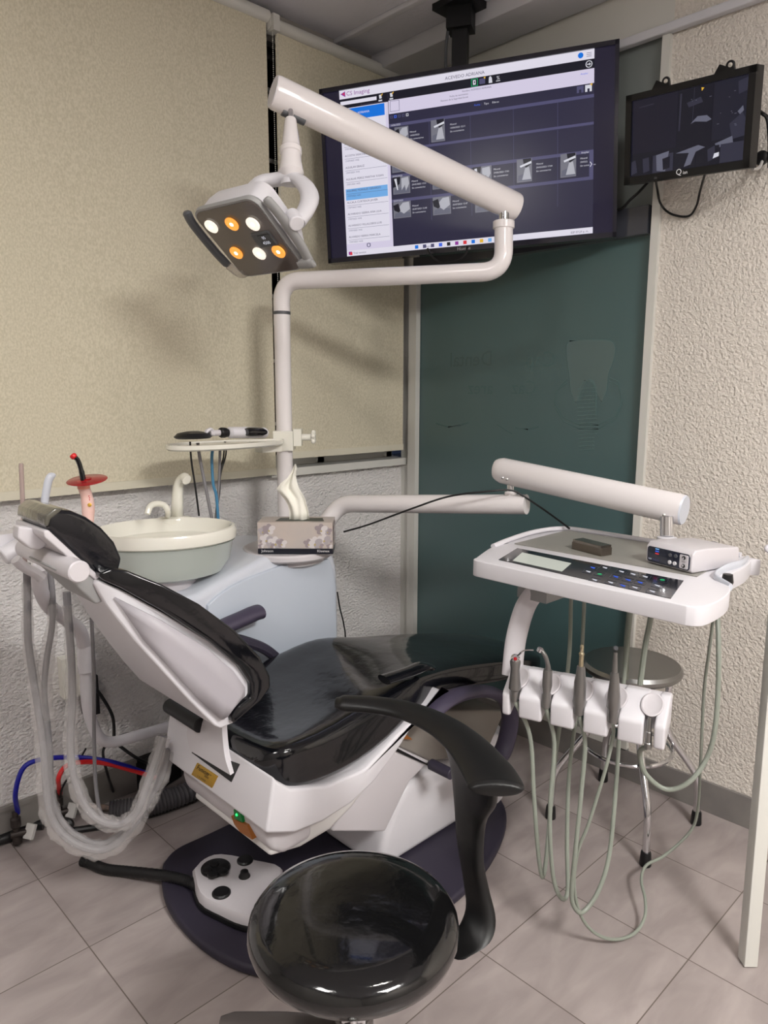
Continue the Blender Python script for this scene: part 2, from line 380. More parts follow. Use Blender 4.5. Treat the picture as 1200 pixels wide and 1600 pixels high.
def scr(mb, M, U, V, wid, hei, x0, y0):
    """UI rectangle: U,V ranges as fractions of the picture area, top-left origin"""
    def rect(u0, v0, u1, v1, m):
        L0[0] += 1; z = .0016 + L0[0] * .000004
        mb.quad([M @ Vector((x0 + wid * u, y0 - hei * v, z)) for u, v in ((u0, v1), (u1, v1), (u1, v0), (u0, v0))], m)
    def poly(pts, m):
        L0[0] += 1; z = .0016 + L0[0] * .000004
        mb.quad([M @ Vector((x0 + wid * u, y0 - hei * v, z)) for u, v in pts], m)
    def txt(s, u, v, size, m, align='LEFT'):
        L0[0] += 1; z = .0016 + L0[0] * .000004
        mb.text(s, size, M @ Matrix.Translation((x0 + wid * u, y0 - hei * v, z)), m, align)
    return rect, poly, txt
s_ = MB(); s_.quad([TM @ Vector(p) for p in ((-.561, -.317, .0012), (.561, -.317, .0012), (.561, .319, .0012), (-.561, .319, .0012))], mat('screen_off', (20, 19, 34), .12, coat=.3, emit=(26, 24, 44), estr=.8))
rect, poly, txt = scr(s_, TM, 0, 0, .9815, .633, -.4921, .3195)
rect(0, 0, 1, 1, E_nav)
rect(0, 0, 1, .052, E_white); rect(0, .052, .205, .108, E_blk); rect(.207, .052, 1, .102, E_blk); rect(.207, .102, 1, .180, E_lav)
rect(0, .108, .205, .965, E_white); rect(.003, .066, .158, .087, E_white); rect(.193, .108, .205, .965, E_lav)
poly([(.005, .022), (.026, .008), (.026, .042)], E_pur); poly([(.014, .022), (.023, .015), (.023, .032)], E_red)
txt('CS Imaging', .03, .036, .022, E_pur); txt('ACEVEDO ADRIANA', .517, .038, .0165, E_txt, 'CENTER')
poly([(.951 + .010 * math.cos(a * .524), .025 + .0155 * math.sin(a * .524)) for a in range(12)], E_blue)
for k in range(3): rect(.972, .017 + k * .009, .990, .0195 + k * .009, E_line)
poly([(.981 + .0125 * math.cos(a * .524), .077 + .019 * math.sin(a * .524)) for a in range(12)], E_txw)
poly([(.981 + .0095 * math.cos(a * .524), .077 + .015 * math.sin(a * .524)) for a in range(12)], E_blk)
rect(.974, .075, .983, .080, E_txw); poly([(.982, .068), (.988, .0775), (.982, .087)], E_txw)
for u, m in ((.166, E_txw), (.212, E_txw)):
    poly([(u + .002, .062), (u + .012, .060), (u + .014, .082), (u + .004, .084)], m); rect(u, .090, u + .015, .098, m); poly([(u + .010, .064), (u + .018, .054), (u + .018, .060), (u + .012, .070)], E_yel)
rect(.542, .057, .568, .098, E_grn); rect(.544, .060, .566, .095, E_blk); rect(.549, .064, .560, .090, E_txw); rect(.553, .070, .557, .082, E_blk)
rect(.574, .062, .596, .092, E_line); poly([(.590, .058), (.598, .054), (.596, .068)], E_yel)
poly([(.611, .062), (.617, .056), (.622, .066), (.624, .094), (.610, .094)], E_txw)
txt('%', .640, .082, .018, E_txw); rect(.638, .087, .654, .091, E_txw)
txt('Nombre: ACEVEDO ADRIANA', .62, .120, .0085, E_txt, 'RIGHT'); txt('Fecha de nacimiento:', .53, .138, .0085, E_txt, 'RIGHT'); txt('Numero de la Seguridad Social:', .53, .155, .0085, E_txt, 'RIGHT'); txt('Ampliar', .965, .128, .0085, E_tbl, 'CENTER')
rect(.213, .107, .252, .168, E_line); rect(.2145, .109, .2505, .166, E_lav)
txt('Fecha', .552, .208, .010, E_tbl); txt('Tipo', .590, .208, .010, E_txw); txt('Filtros', .622, .208, .010, E_txw); rect(.580, .196, .581, .209, E_line)
for k, m in enumerate((E_line, E_tbl, E_line, E_line, E_txw)): rect(.212 + k * .0165, .191, .222 + k * .0165, .207, m); rect(.2145 + k * .0165, .194, .2195 + k * .0165, .204, E_nav)
for u, m in ((.938, E_line), (.968, E_txw)): rect(u, .186, u + .024, .222, m); rect(u + .008, .205, u + .016, .222, E_nav)
poly([(.985, .182), (.995, .180), (.992, .195)], E_yel)
for v in (.238, .386, .536, .682): rect(.205, v, 1, v + .018, E_line)
rect(.205, .400, 1, .404, E_nav2)
txt('14/06/2023', .212, .252, .009, E_txw); txt('30/05/2023', .212, .551, .009, E_txw); txt('25/07/2023', .212, .697, .009, E_txw); txt('Ampliar', .955, .551, .009, E_txw)
for v0, v1 in ((.256, .386), (.404, .536), (.554, .682), (.700, .83)):
    for u in (.370, .535, .702, .868): rect(u, v0, u + .0012, v1, E_line)
def xray(u, v, w, h, kind):
    rect(u, v, u + w, v + h, E_xg); c = w * .12
    poly([(u + w * .05, v + h * .95), (u + w * .1, v + h * .7), (u + w * .5, v + h * .62), (u + w * .95, v + h * .7), (u + w * .95, v + h * .95)], E_g3)
    if kind == 0:
        poly([(u + w * .5, v + h * .1), (u + w * .9, v + h * .05), (u + w * .95, v + h * .45), (u + w * .75, v + h * .85), (u + w * .7, v + h * .5), (u + w * .5, v + h * .8)], E_xl)
        poly([(u, v), (u + w * .45, v), (u + w * .4, v + h * .4), (u + w * .2, v + h * .55), (u, v + h * .6)], E_blk)
        poly([(u + w * .08, v + h * .1), (u + w * .22, v + h * .08), (u + w * .26, v + h * .5), (u + w * .3, v + h * .75), (u + w * .24, v + h * .76), (u + w * .18, v + h * .5)], E_txw)
    elif kind == 1:
        poly([(u + w * .4, v), (u + w * .95, v), (u + w * .95, v + h * .25), (u + w * .6, v + h * .4), (u + w * .45, v + h * .2)], E_blk)
        poly([(u + w * .2, v + h * .28), (u + w * .95, v + h * .12), (u + w * .97, v + h * .22), (u + w * .25, v + h * .36)], E_txw)
        poly([(u + w * .55, v + h * .4), (u + w * .8, v + h * .35), (u + w * .95, v + h * .9), (u + w * .35, v + h * .9)], E_xl)
    else:
        poly([(u + w * .35, v + h * .3), (u + w * .55, v + h * .08), (u + w * .9, v + h * .05), (u + w * .95, v + h * .5), (u + w * .6, v + h * .75), (u + w * .4, v + h * .6)], E_xl)
        poly([(u, v + h * .2), (u + w * .3, v + h * .1), (u + w * .4, v + h * .55), (u + w * .3, v + h * .65), (u + w * .05, v + h * .5)], E_blk)
def cap(u, v, d='29/05/2023 17:01'):
    for k, t in enumerate(('Mineral', d, 'Sin comentarios')): txt(t, u, v + k * .020, .0085, E_txw)
xray(.228, .262, .058, .098, 2); cap(.291, .305, '14/06/2023'); xray(.378, .252, .056, .126, 1); cap(.455, .295, '14/06/2023 12:11')
xray(.213, .552, .072, .102, 0); cap(.292, .592); xray(.378, .552, .06, .1, 0); xray(.542, .552, .074, .1, 0); cap(.624, .582, '29/05/2023 17:01')
xray(.714, .540, .058, .13, 1); cap(.788, .582, '29/05/2023 17:04'); xray(.879, .541, .058, .13, 1); cap(.952, .582, '29/05/2')
rect(.985, .553, 1, .683, E_line); poly([(.989, .60), (.996, .615), (.989, .63), (.987, .627), (.993, .615), (.987, .603)], E_txw)
xray(.212, .405, .06, .12, 2)
xray(.211, .700, .074, .098, 2); cap(.291, .738, '25/07/2023 12:48'); xray(.377, .698, .074, .106, 2); cap(.458, .738, '25/07/2023 12:47'); xray(.549, .715, .064, .1, 2)
rect(.012, .112, .190, .180, E_blue); txt('ACEVEDO ADRIANA', .018, .150, .0115, E_white)
names = ['ACOSTA ALVAREZ GUILLERMINA', 'ACOSTA PENA JUAN', 'ACOSTA SANCHEZ ROBERTO', 'AGUILAR EBALIZ', 'AGUILAR PEREZ MARTHA SUSAN', 'AGUIRRE MORALES GERARDO', 'ALCALA CURTIDOR JAVIER', 'ALVARADO SIERRA ANA LILIA', 'ALVARADO VILLALOBOS LUIS', 'ALVARDO SIERRA MARCELA']
rect(.008, .588, .190, .656, E_lblue)
txt('Pretratamiento ortodoncia', .09, .106, .0085, E_txt)
for k, nm in enumerate(names):
    v = .235 + k * .0705
    txt(nm, .012, v + .018 + (.0), .0108, E_txt); rect(.010, v + .030, .190, v + .0315, E_line); txt('17/07/2023 14:02', .012, v + .048, .0085, E_line)
rect(.0, .925, .205, .965, E_lav)
rect(0, .965, 1, 1, E_white)
poly([(.09, .932), (.098, .928), (.106, .932), (.106, .950), (.098, .956), (.09, .950)], E_line); poly([(.0935, .935), (.098, .932), (.1025, .935), (.1025, .948), (.098, .952), (.0935, .948)], E_lav)
rect(.008, .972, .022, .992, E_pur); rect(.014, .976, .024, .994, E_red); txt('Trial version', .028, .989, .011, E_line)
for k, m in enumerate((E_blue, E_line, E_line, E_tbl, E_blk, E_pur, E_red, E_blue, E_yel, E_lblue)): rect(.297 + k * .0335, .972, .311 + k * .0335, .993, m)
txt('Buscar', .34, .990, .011, E_txt); txt('ESP 07:29 p. m.', .985, .991, .0105, E_txt, 'RIGHT'); rect(.668, .972, .680, .992, E_red); rect(.683, .975, .690, .992, E_txt)
s_.build('screen', E_nav, tv, ang=80)
MB().text('Hisense', .017, TM @ Matrix.Translation((.0, -.3315, .0095)), mat('badge_silver', (200, 200, 205), .3), 'CENTER').build('badge', None, tv)
# ceiling mount of the television
cp = on_x(2.40, 735, 60); mx, my = 2.40, 2.045
tm = thing('television_mount', (mx, my, ZC), 'black ceiling pole mount holding up the large television', 'mount')
MB().box((mx, my, (ZC + 2.45) / 2), (.045, .06, ZC - 2.45), Matrix.Rotation(.5, 3, 'Z'), bev=.006).build('pole', M_black, tm)
MB().box((mx, my, ZC - .012), (.16, .16, .024), bev=.004).box((mx, my, ZC - .06), (.085, .1, .075), Matrix.Rotation(.5, 3, 'Z'), bev=.012).build('ceiling_plate', M_black, tm)
MB().box(TM @ Vector((0.02, .0, -.10)), (.3, .3, .02), TR, bev=.004).box((mx - .0, my - .0, 2.47), (.08, .08, .1), TR, bev=.006).build('back_plate', M_black, tm)
MB().tube(spline([(mx - .03, my + .03, 3.03), (mx - .035, my + .045, 2.9), (mx - .03, my + .04, 2.7)]), .006, n=8).build('strap', M_dgrey, tm)
cable('television_cable', [dep(2.86, 668, 388), dep(2.86, 674, 400), dep(2.86, 690, 410), dep(2.83, 715, 407), dep(2.81, 728, 396), dep(2.81, 730, 385)], .004, M_black, 'thin black cable drooping from the bottom edge of the large television')

# ------------------------------------------------------------------ small security monitor
MC = Vector((2.4707, 1.1414, 2.4166)); mr, mu, mn = plane_basis(-.1, .1773, -.0824); MM = frame(MC, mr, mu, mn); MR = MM.to_3x3()
mo = thing('security_monitor', MC - mn * .03, 'small black wall monitor showing dark camera pictures right of the television', 'monitor')
MB().box(MM @ Vector((0, 0, -.02)), (.44, .28, .038), MR, bev=.005).box(MM @ Vector((0, -.01, -.05)), (.3, .18, .03), MR, bev=.012).build('housing', M_black, mo)
b = MB()
for c, s in (((0, .130, .003), (.44, .02, .01)), ((0, -.128, .003), (.44, .024, .01)), ((-.209, 0, .003), (.022, .28, .01)), ((.209, 0, .003), (.022, .28, .01))): b.box(MM @ Vector(c), s, MR, bev=.002)
b.build('bezel', M_black, mo)
b = MB(); L0[0] = 0; b.quad([MM @ Vector(p) for p in ((-.198, -.117, .0012), (.198, -.117, .0012), (.198, .12, .0012), (-.198, .12, .0012))], E_g1)
rect, poly, txt = scr(b, MM, 0, 0, .392, .234, -.196, .118)
rect(.0, .0, .42, .7, emat('cam_void', (30, 29, 44))); rect(.43, .0, .72, .7, emat('cam_void2', (26, 26, 38))); rect(.73, 0, 1, .7, emat('cam_void3', (34, 34, 48)))
for a in (((.06, .09), (.2, .08), (.2, .095), (.06, .1)), ((.44, .04), (.455, .04), (.45, .5), (.435, .5)), ((.56, .0), (.565, .0), (.56, .45), (.555, .45))): poly(a, E_g2)
poly([(.50, .17), (.62, .13), (.64, .2), (.52, .23)], E_g2); poly([(.54, .44), (.6, .36), (.68, .37), (.72, .43), (.68, .45), (.58, .42)], E_g3)
poly([(.92, .05), (1, .02), (1, .17), (.93, .2)], E_g2); poly([(.87, .53), (.97, .42), (1, .5), (1, .7), (.9, .72)], E_g2); poly([(.76, .74), (.9, .68), (.91, .76), (.78, .8)], E_g3)
poly([(.93, .40), (.97, .34), (.98, .40), (.95, .44)], E_g3); poly([(.62, .02), (.645, .03), (.625, .065)], E_yel)
for k in range(14): x = random.uniform(.46, .95); y = random.uniform(.1, .65); rect(x, y, x + random.uniform(.004, .02), y + .006, E_g3)
for k in range(5):
    u = .01 + k * .2; rect(u, .76, u + .19, .99, (E_g1, E_g2, E_g1, E_g1, E_g2)[k])
poly([(.0, .80), (.04, .78), (.06, .95), (.0, .98)], E_g2); poly([(.11, .78), (.17, .77), (.18, .95), (.12, .97)], E_g2); poly([(.24, .76), (.36, .73), (.33, .99), (.25, .97)], E_g3)
poly([(.30, .82), (.37, .80), (.37, .95), (.31, .97)], E_g1); poly([(.42, .78), (.62, .72), (.68, .76), (.60, .80), (.56, .95), (.5, .97), (.54, .80)], E_g3)
poly([(.7, .80), (.76, .76), (.77, .92), (.71, .95)], E_g2); poly([(.76, .86), (.80, .85), (.80, .90), (.75, .92)], E_txw)
b.build('screen', E_g1, mo, ang=80)
b = MB(); ML = mat('logo_white', (225, 225, 228), .4, emit=(225, 225, 228), estr=.15)
o = MM @ Matrix.Translation((-.012, -.131, .0095))
b.text('Q', .026, o, ML, 'CENTER'); b.text('ian', .015, MM @ Matrix.Translation((.002, -.131, .0095)), ML); b.build('badge', ML, mo)
def ear(x):
    e = MB(); pr = []
    for a in range(13): t = math.pi * a / 12; pr.append((x + .022 + .014 * math.cos(t), .160 + .014 * math.sin(t)))
    pr += [(x - .012, .170), (x - .035, .135), (x + .04, .135)]
    outer = [MM @ Vector((p[0], p[1], -.03)) for p in pr]
    e.prism(outer, mn * .008, bev=.002); e.build('mounting_ear', M_black, mo)
    MB().cyl(MM @ Vector((x + .024, .160, -.032)), MM @ Vector((x + .024, .160, -.019)), .0065).build('ear_hole', M_stuccor, mo)
ear(.10); ear(-.115)
wm = thing('monitor_wall_arm', (XR, 1.14, 2.42), 'black wall arm behind the small monitor', 'mount')
MB().box((XR - .012, 1.14, 2.42), (.024, .1, .16), bev=.004).build('wall_plate', M_black, wm)
MB().cyl((XR - .02, 1.14, 2.42), MM @ Vector((0, 0, -.064)), .018).build('arm', M_black, wm)
cable('monitor_cable', [dep(2.42, 1024, 278), on_x(2.60, 1027, 295), on_x(2.65, 1032, 318), on_x(2.655, 1048, 334), on_x(2.655, 1075, 338), on_x(2.65, 1088, 322), on_x(2.62, 1094, 298), on_x(2.5, 1102, 270)], .004, M_black, 'thin black cable hanging in a loop below the small monitor')
cable('monitor_cable', [dep(2.35, 1183, 172), dep(2.33, 1192, 178), dep(2.33, 1199, 186), dep(2.33, 1202, 215), dep(2.35, 1202, 262)], .006, M_black, 'black cable curving down at the right edge of the small monitor')
b = MB().lathe([(.012, 0), (.022, .004), (.022, .016), (.015, .02)], on_x(XR - .02, 1192, 248), (-1, 0, 0)); tag(b.build('cable_grommet', M_black), 'small round black plug on the wall beside the small monitor', 'wall plug')
cable('monitor_cable', [on_x(XR - .03, 1192, 250), on_x(XR - .07, 1186, 262), dep(2.28, 1176, 264)], .005, mat('silver_cable', (190, 188, 186), .3), 'short silver cable joining the round wall plug to the small monitor')
cable('television_cable', [TM @ Vector((.50, -.20, -.04)), on_x(XR - .03, 966, 328), on_x(XR - .03, 985, 312), on_x(XR - .03, 1004, 294), MM @ Vector((-.10, -.08, -.055))], .005, M_black, 'straight black cable running from the television up to the small monitor')

# ------------------------------------------------------------------ cuspidor unit
CU = thing('cuspidor_unit', (1.45, 2.3, 0), 'pearl grey dental water unit with white spittoon basin behind the treatment chair', 'dental unit')
b = MB()
prof = [(1.34, .0), (1.78, .0), (1.80, .5)] + [(q.x, q.z) for q in [on_y(2.035, *p) for p in [(531, 1000), (530, 920), (528, 885), (522, 862), (480, 862), (411, 873), (355, 903), (311, 928), (280, 938)]]] + [(1.0, .74), (1.12, .60), (1.34, .42)]
b.prism([(x, 2.035, z) for x, z in prof], (0, .44, 0), bev=.025, seg=4).build('body', M_pearl, CU)
b = MB()
pf = [on_y(2.022, *p) for p in [(325, 946), (340, 932), (360, 918), (385, 905), (411, 895), (440, 884), (470, 878), (515, 874), (521, 890), (525, 915), (526, 985), (526, 1060), (325, 1060)]]
b.prism(pf, (0, .03, 0), bev=.004).build('front_panel', mat('panel_blue_grey', (184, 192, 204), .28, coat=.4), CU)
b = MB(); b.lathe([(.13, -.02), (.13, 0), (.163, .002), (.168, .008), (.168, .022), (.163, .028), (.155, .027), (0, .027)], (1.575, 2.125, .985), n=48); b.build('top_disc', M_lilac, CU)
# basin
MB().lathe([(.11, 0), (.10, .16), (.088, .18), (.05, .185)], (1.13, 2.2, .74), n=40).build('basin_pedestal', M_pearl, CU)
BC = Vector((1.135, 2.215, 1.0)); ba = math.radians(-25)
xd = Vector((math.cos(ba), math.sin(ba), 0))
MB().lathe([(.09, -.10), (.10, -.055), (.105, -.035), (.12, -.03)], BC, n=40, sx=1.0, xdir=xd).build('basin_neck', M_lilac, CU)
MB().lathe([(.13, -.035), (.17, -.02), (.195, .02), (.205, .075), (.212, .085), (.20, .085), (.165, .04), (.10, .005), (0, 0)], BC, n=56, sx=1.08, sy=.86, xdir=xd).build('basin_shell', mat('basin_shell_grey', (188, 196, 190), .25, coat=.4), CU)
MB().lathe([(.207, .086), (.216, .092), (.218, .118), (.212, .130), (.204, .132), (.196, .126), (.17, .07), (.11, .03), (.02, .02), (0, .02)], BC, n=56, sx=1.08, sy=.86, xdir=xd).build('basin_bowl', M_cream, CU)
p = on_z(1.12, 262, 812)
MB().tube(spline([on_z(1.12, 262, 810), dep(2.52, 262, 798), dep(2.51, 256, 789), dep(2.49, 245, 787), dep(2.47, 235, 791), dep(2.46, 230, 803)]), .0105).lathe([(.022, 0), (.02, .008), (.01, .012)], on_z(1.12, 262, 812)).build('rinse_spout', M_cream, CU)
MB().tube(spline([on_z(1.10, 277, 815), dep(2.6, 277, 790), dep(2.6, 278, 765), dep(2.59, 281, 752), dep(2.57, 287, 746), dep(2.55, 292, 750)]), [(.030 - .012 * min(1, i / 30)) for i in range(41)], flat=.8).build('cup_filler', M_cream, CU)
MB().lathe([(.042, -.02), (.045, 0), (.04, .008), (.03, .012)], on_z(1.12, 272, 812), sx=1.5, sy=.8, xdir=xd).build('filler_base', M_cream, CU)

# ------------------------------------------------------------------ dental light: pole, arms, head
PX, PY = 1.695, 2.30
DL = thing('dental_light', (PX, PY, .95), 'white dental operating light on a tall bent pole behind the tissue box, with six-lamp head', 'dental light')
zt = on_y(PY, 443, 437).z
Jp = dep(2.48, 787, 352); zb_ = dep(2.48, 787, 425).z
MB().cyl((PX, PY, .93), (PX, PY, on_y(PY, 443, 493).z), .031).build('pole', M_gloss, DL)
MB().cyl((PX, PY, on_y(PY, 443, 492).z), (PX, PY, on_y(PY, 443, 487).z), .033).build('collar_ring', M_dgrey, DL)
pa = on_y(PY, 443, 440); pb = dep(2.48, 787, 424)
MB().tube(bent([(PX, PY, pa.z - .16), (PX, PY, pa.z - .0), pb, Jp + Vector((0, 0, -.0))], .13, 10), .0315, n=20).build('swivel_arm', M_gloss, DL)
MB().cyl(Jp - Vector((0, 0, .012)), Jp + Vector((0, 0, .014)), .037).build('swivel_arm_collar', M_gloss, DL)
MB().cyl(Jp, Jp + Vector((0, 0, .06)), .018).build('hinge_pin', M_chrome, DL)
E1, J1 = dep(2.08, 427, 143), dep(2.50, 806, 324)
d = (J1 - E1).normalized(); upv = Vector((0, 0, 1))
rr = [(.0455, .040), (.0475, .042), (.0475, .042), (.0475, .042), (.0455, .040)]
L = (J1 - E1).length
MB().tube([E1, E1 + d * .01, E1 + d * L * .5, J1 - d * .01, J1], rr, n=24, up=(0, 0, 1)).build('spring_arm', M_gloss, DL)
MB().tube([E1 - d * .002, E1 + d * .004], [(.043, .038)] * 2, n=24, up=(0, 0, 1)).build('end_cap', M_white, DL)
pn = dep(2.09, 454, 195)
for q, nm in ((dep(2.105, 456, 174), 'arm_slot'),):
    MB().tube([q - d * .03 + Vector((0, 0, -.012)), q + d * .04 + Vector((0, 0, -.012))], .012, n=12).build(nm, M_dgrey, DL)
MB().cyl(dep(2.09, 454, 165), dep(2.09, 454, 190), .0085).build('hinge_pin', M_chrome, DL)
hz = dep(2.09, 454, 186); hb = dep(2.07, 455, 280); hl = (hz - hb).length
MB().lathe([(.021, 0), (.036, .02), (.03, .05), (.028, .075), (.031, .078), (.031, .092), (.028, .095), (.0265, .10), (.017, hl - .004), (.015, hl)], hb, hz - hb, n=28).build('neck', M_gloss, DL)
HC = dep(2.0, 384, 370); ha = Vector((.13, -.99, 0)).normalized(); hbv = Vector((.77, .07, -.63)); hbv = (hbv - ha * ha.dot(hbv)).normalized(); hn = ha.cross(hbv)
if hn.z < 0: hn = -hn
def H(a, b_, n_=0): return HC + ha * a + hbv * b_ + hn * n_
def rrect(a0, a1, b0, b1, r, n_=0, k=5, mp=None):
    out = []
    for cx_, cy_, s in ((a1 - r, b1 - r, 0), (a0 + r, b1 - r, 1), (a0 + r, b0 + r, 2), (a1 - r, b0 + r, 3)):
        for j in range(k + 1):
            t = (s + j / k) * math.pi / 2; out.append((mp or H)(cx_ + r * math.cos(t), cy_ + r * math.sin(t), n_))
    return out
HD = DL
b = MB(); b.loft([rrect(-.128, .118, -.100, .130, .03, 0), rrect(-.128, .118, -.100, .130, .03, .008)]); LP = b.build('lens_panel', M_lens, HD)
b = MB(); b.loft([rrect(-.133, .123, -.106, .135, .034, .003), rrect(-.135, .125, -.108, .137, .036, .014), rrect(-.131, .121, -.104, .133, .035, .022)], cap=True); b.build('bezel', M_grey, HD)
b = MB(); b.loft([rrect(-.127, .117, -.10, .125, .034, .020), rrect(-.126, .116, -.100, .12, .036, .06), rrect(-.118, .108, -.095, .095, .036, .088), rrect(-.09, .085, -.075, .055, .03, .106), rrect(-.05, .05, -.045, .02, .02, .112)]); b.build('housing', M_white, HD)
inv = Matrix((ha, hbv, hn))
for i, (px, py) in enumerate([(331, 353), (363, 349), (396, 349), (370, 394), (406, 395), (436, 392)]):
    d_ = ray(px, py); t = ((H(0, 0, -.001) - EYE).dot(hn)) / d_.dot(hn); P_ = EYE + d_ * t
    am = i in (1, 3, 5)
    l = MB().lathe([(0, 0), (.0195, 0), (.0205, .002), (.0205, .005), (.0, .005)], P_, -hn, m=M_leda if am else M_ledw, n=24).lathe([(0, 0), (.006, 0), (.004, .002), (0, .003)], P_ - hn * .005, -hn, m=M_ledwh, n=12).build('lamp', None, LP)
    l['label'] = 'lit amber lamp' if am else 'lit white lamp'
b = MB(); b.loft([rrect(.022, .098, -.008, .045, .008, -.0005), rrect(.026, .094, -.004, .041, .006, -.004)]); b.build('display_window', M_dgrey, LP)
b = MB(); b.loft([rrect(.045, .095, .0, .038, .004, -.003), rrect(.046, .094, .001, .037, .003, -.006)], M_bgloss)
b.text('05', .013, frame(H(.062, .013, -.0068), ha, -hbv, -hn), E_txw); b.text('4500', .014, frame(H(.052, .030, -.0068), ha, -hbv, -hn), E_txw); b.build('display', None, LP)
for s, nm in ((-1, 'grab_handle'), (1, 'grab_handle')):
    a0 = .172 * s
    pth = [H(a0 * 1.0, -.10, .02), H(a0 * 1.02, -.06, .012), H(a0, .03, .008), H(a0 * .98, .09, .01)] if s < 0 else [H(.140, -.085, .02), H(.150, -.03, .018), H(.150, .06, .016), H(.140, .125, .014)]
    MB().tube(spline(pth), [(.007, .01)] + [(.011, .015)] * 23 + [(.008, .011)], n=14, up=hn).build(nm, M_dgrey if s < 0 else M_grey, HD)
    MB().tube(spline([pth[-1], H(a0 * .86, .122, .008), H(.11 * s, .118, .006)]), [(.010, .016)] * 17, n=12, up=hn).build('handle_mount', M_clear if s < 0 else M_grey, HD)
yk = [H(-.05, -.02, .07), dep(2.08, 400, 290), dep(2.09, 430, 281), dep(2.07, 458, 279), dep(2.03, 476, 290), dep(1.99, 484, 308), dep(1.96, 478, 328), dep(1.93, 464, 348)]
MB().tube(spline(yk, 7), [(.019, .026)] * 50, n=16, up=(0, 0, 1)).build('yoke', M_white, HD)
MB().cyl(dep(1.935, 456, 336), dep(1.90, 464, 350), .02).build('yoke_pivot', M_white, HD)
MB().lathe([(.03, 0), (.028, .012), (.02, .02)], hb - Vector((0, 0, .015)), (0, 0, 1)).build('neck_base', M_white, HD)

# ------------------------------------------------------------------ accessory tray on the pole
tz = on_y(PY, 443, 688).z
AT = thing('accessory_tray', (PX - .2, PY, tz), 'thin cream tray clamped to the lamp pole above the basin', 'tray')
def teardrop(z, g=0):
    x1, x0, yc = PX - .03, on_y(2.25, 266, 683).x, 2.27; pts = []
    for k in range(36):
        t = 2 * math.pi * k / 36; x = (x0 + x1) / 2 + ((x1 - x0) / 2 + g) * math.cos(t); wv = .125 + g - .05 * (math.cos(t) + 1) / 2
        pts.append(Vector((x, yc + wv * math.sin(t), z)))
    return pts
MB().loft([teardrop(tz - .012, -.01), teardrop(tz - .006), teardrop(tz + .008), teardrop(tz + .008, -.006), teardrop(tz + .003, -.01)]).build('tray_plate', M_cream, AT)
MB().box((PX, PY, tz - .0), (.075, .08, .075), Matrix.Rotation(-.77, 3, 'Z'), bev=.006).box((PX - .06, PY, tz - .025), (.12, .05, .03), bev=.006).build('clamp', M_cream, AT)
kd = Vector((.7176, -.6965, 0)); k0 = Vector((PX, PY, tz + .012)) + kd * .035
MB().box(k0 + kd * .018, (.03, .05, .065), Matrix.Rotation(-.77, 3, 'Z'), bev=.005).cyl(k0 + kd * .03, k0 + kd * .07, .013).build('clamp_screw', M_cream, AT)
b = MB()
for k in range(5): a = 2 * math.pi * k / 5; w = kd.cross(Vector((0, 0, 1))); c = k0 + kd * .078 + (Vector((0, 0, 1)) * math.cos(a) + w * math.sin(a)) * .019; b.lathe([(.004, -.008), (.009, -.004), (.009, .004), (.004, .008)], c, kd, n=10)
b.lathe([(.012, -.01), (.018, -.005), (.018, .005), (.012, .01)], k0 + kd * .076, kd); b.build('clamp_knob', M_cream, AT)
tzz = tz + .004
tag(MB().lathe([(.055, 0), (.062, .006), (.05, .018), (.02, .024), (0, .024)], on_y(2.22, 302, 684) * 1 + Vector((0, 0, -.002)), sx=1.1, sy=.8).build('scanner_cover', M_black), 'flat oval black cover at the left end of the cream pole tray', 'cover')
p0 = on_y(2.2, 325, 681)
IC = thing('intraoral_camera', on_y(2.2, 345, 684), 'white handheld camera with a black hooked end in the middle of the pole tray', 'camera')
MB().tube(spline([on_y(2.2, 320, 682), on_y(2.2, 323, 674), on_y(2.2, 330, 671), on_y(2.2, 333, 680)]), [(.006, .01)] * 25, n=8).build('cradle', M_white, IC)
MB().tube([on_y(2.2, 328, 677), on_y(2.2, 346, 676), on_y(2.2, 352, 676)], [.010, .011, .012]).build('body', M_lilac, IC)
MB().tube(spline([on_y(2.2, 343, 676), on_y(2.2, 350, 676), on_y(2.2, 360, 677), on_y(2.2, 366, 678), on_y(2.2, 368, 673)]), [.013, .016, .017, .018, .018, .018, .018, .018, .018, .018, .017, .016, .015, .014, .013, .012, .011, .010, .009, .008] + [.007] * 13).build('hooked_end', M_black, IC)
SCN = thing('handheld_scanner', on_y(2.2, 385, 684), 'white rectangular device with a glossy black face beside the lamp pole', 'device')
a_, b_ = on_y(2.2, 356, 676), on_y(2.19, 412, 676)
MB().tube([a_, a_ + (b_ - a_) * .05, a_ + (b_ - a_) * .5, b_], [(.014, .02), (.02, .03), (.021, .034), (.019, .034)], n=16, up=(0, 0, 1)).build('body', M_white, SCN)
f_ = b_; fc = on_y(2.15, 398, 676)
MB().tube([on_y(2.165, 384, 675), on_y(2.165, 388, 675), on_y(2.165, 408, 675), on_y(2.165, 413, 675)], [(.012, .02), (.0165, .022), (.0165, .022), (.010, .02)], n=16, up=(0, 0, 1)).build('face', M_bgloss, SCN)
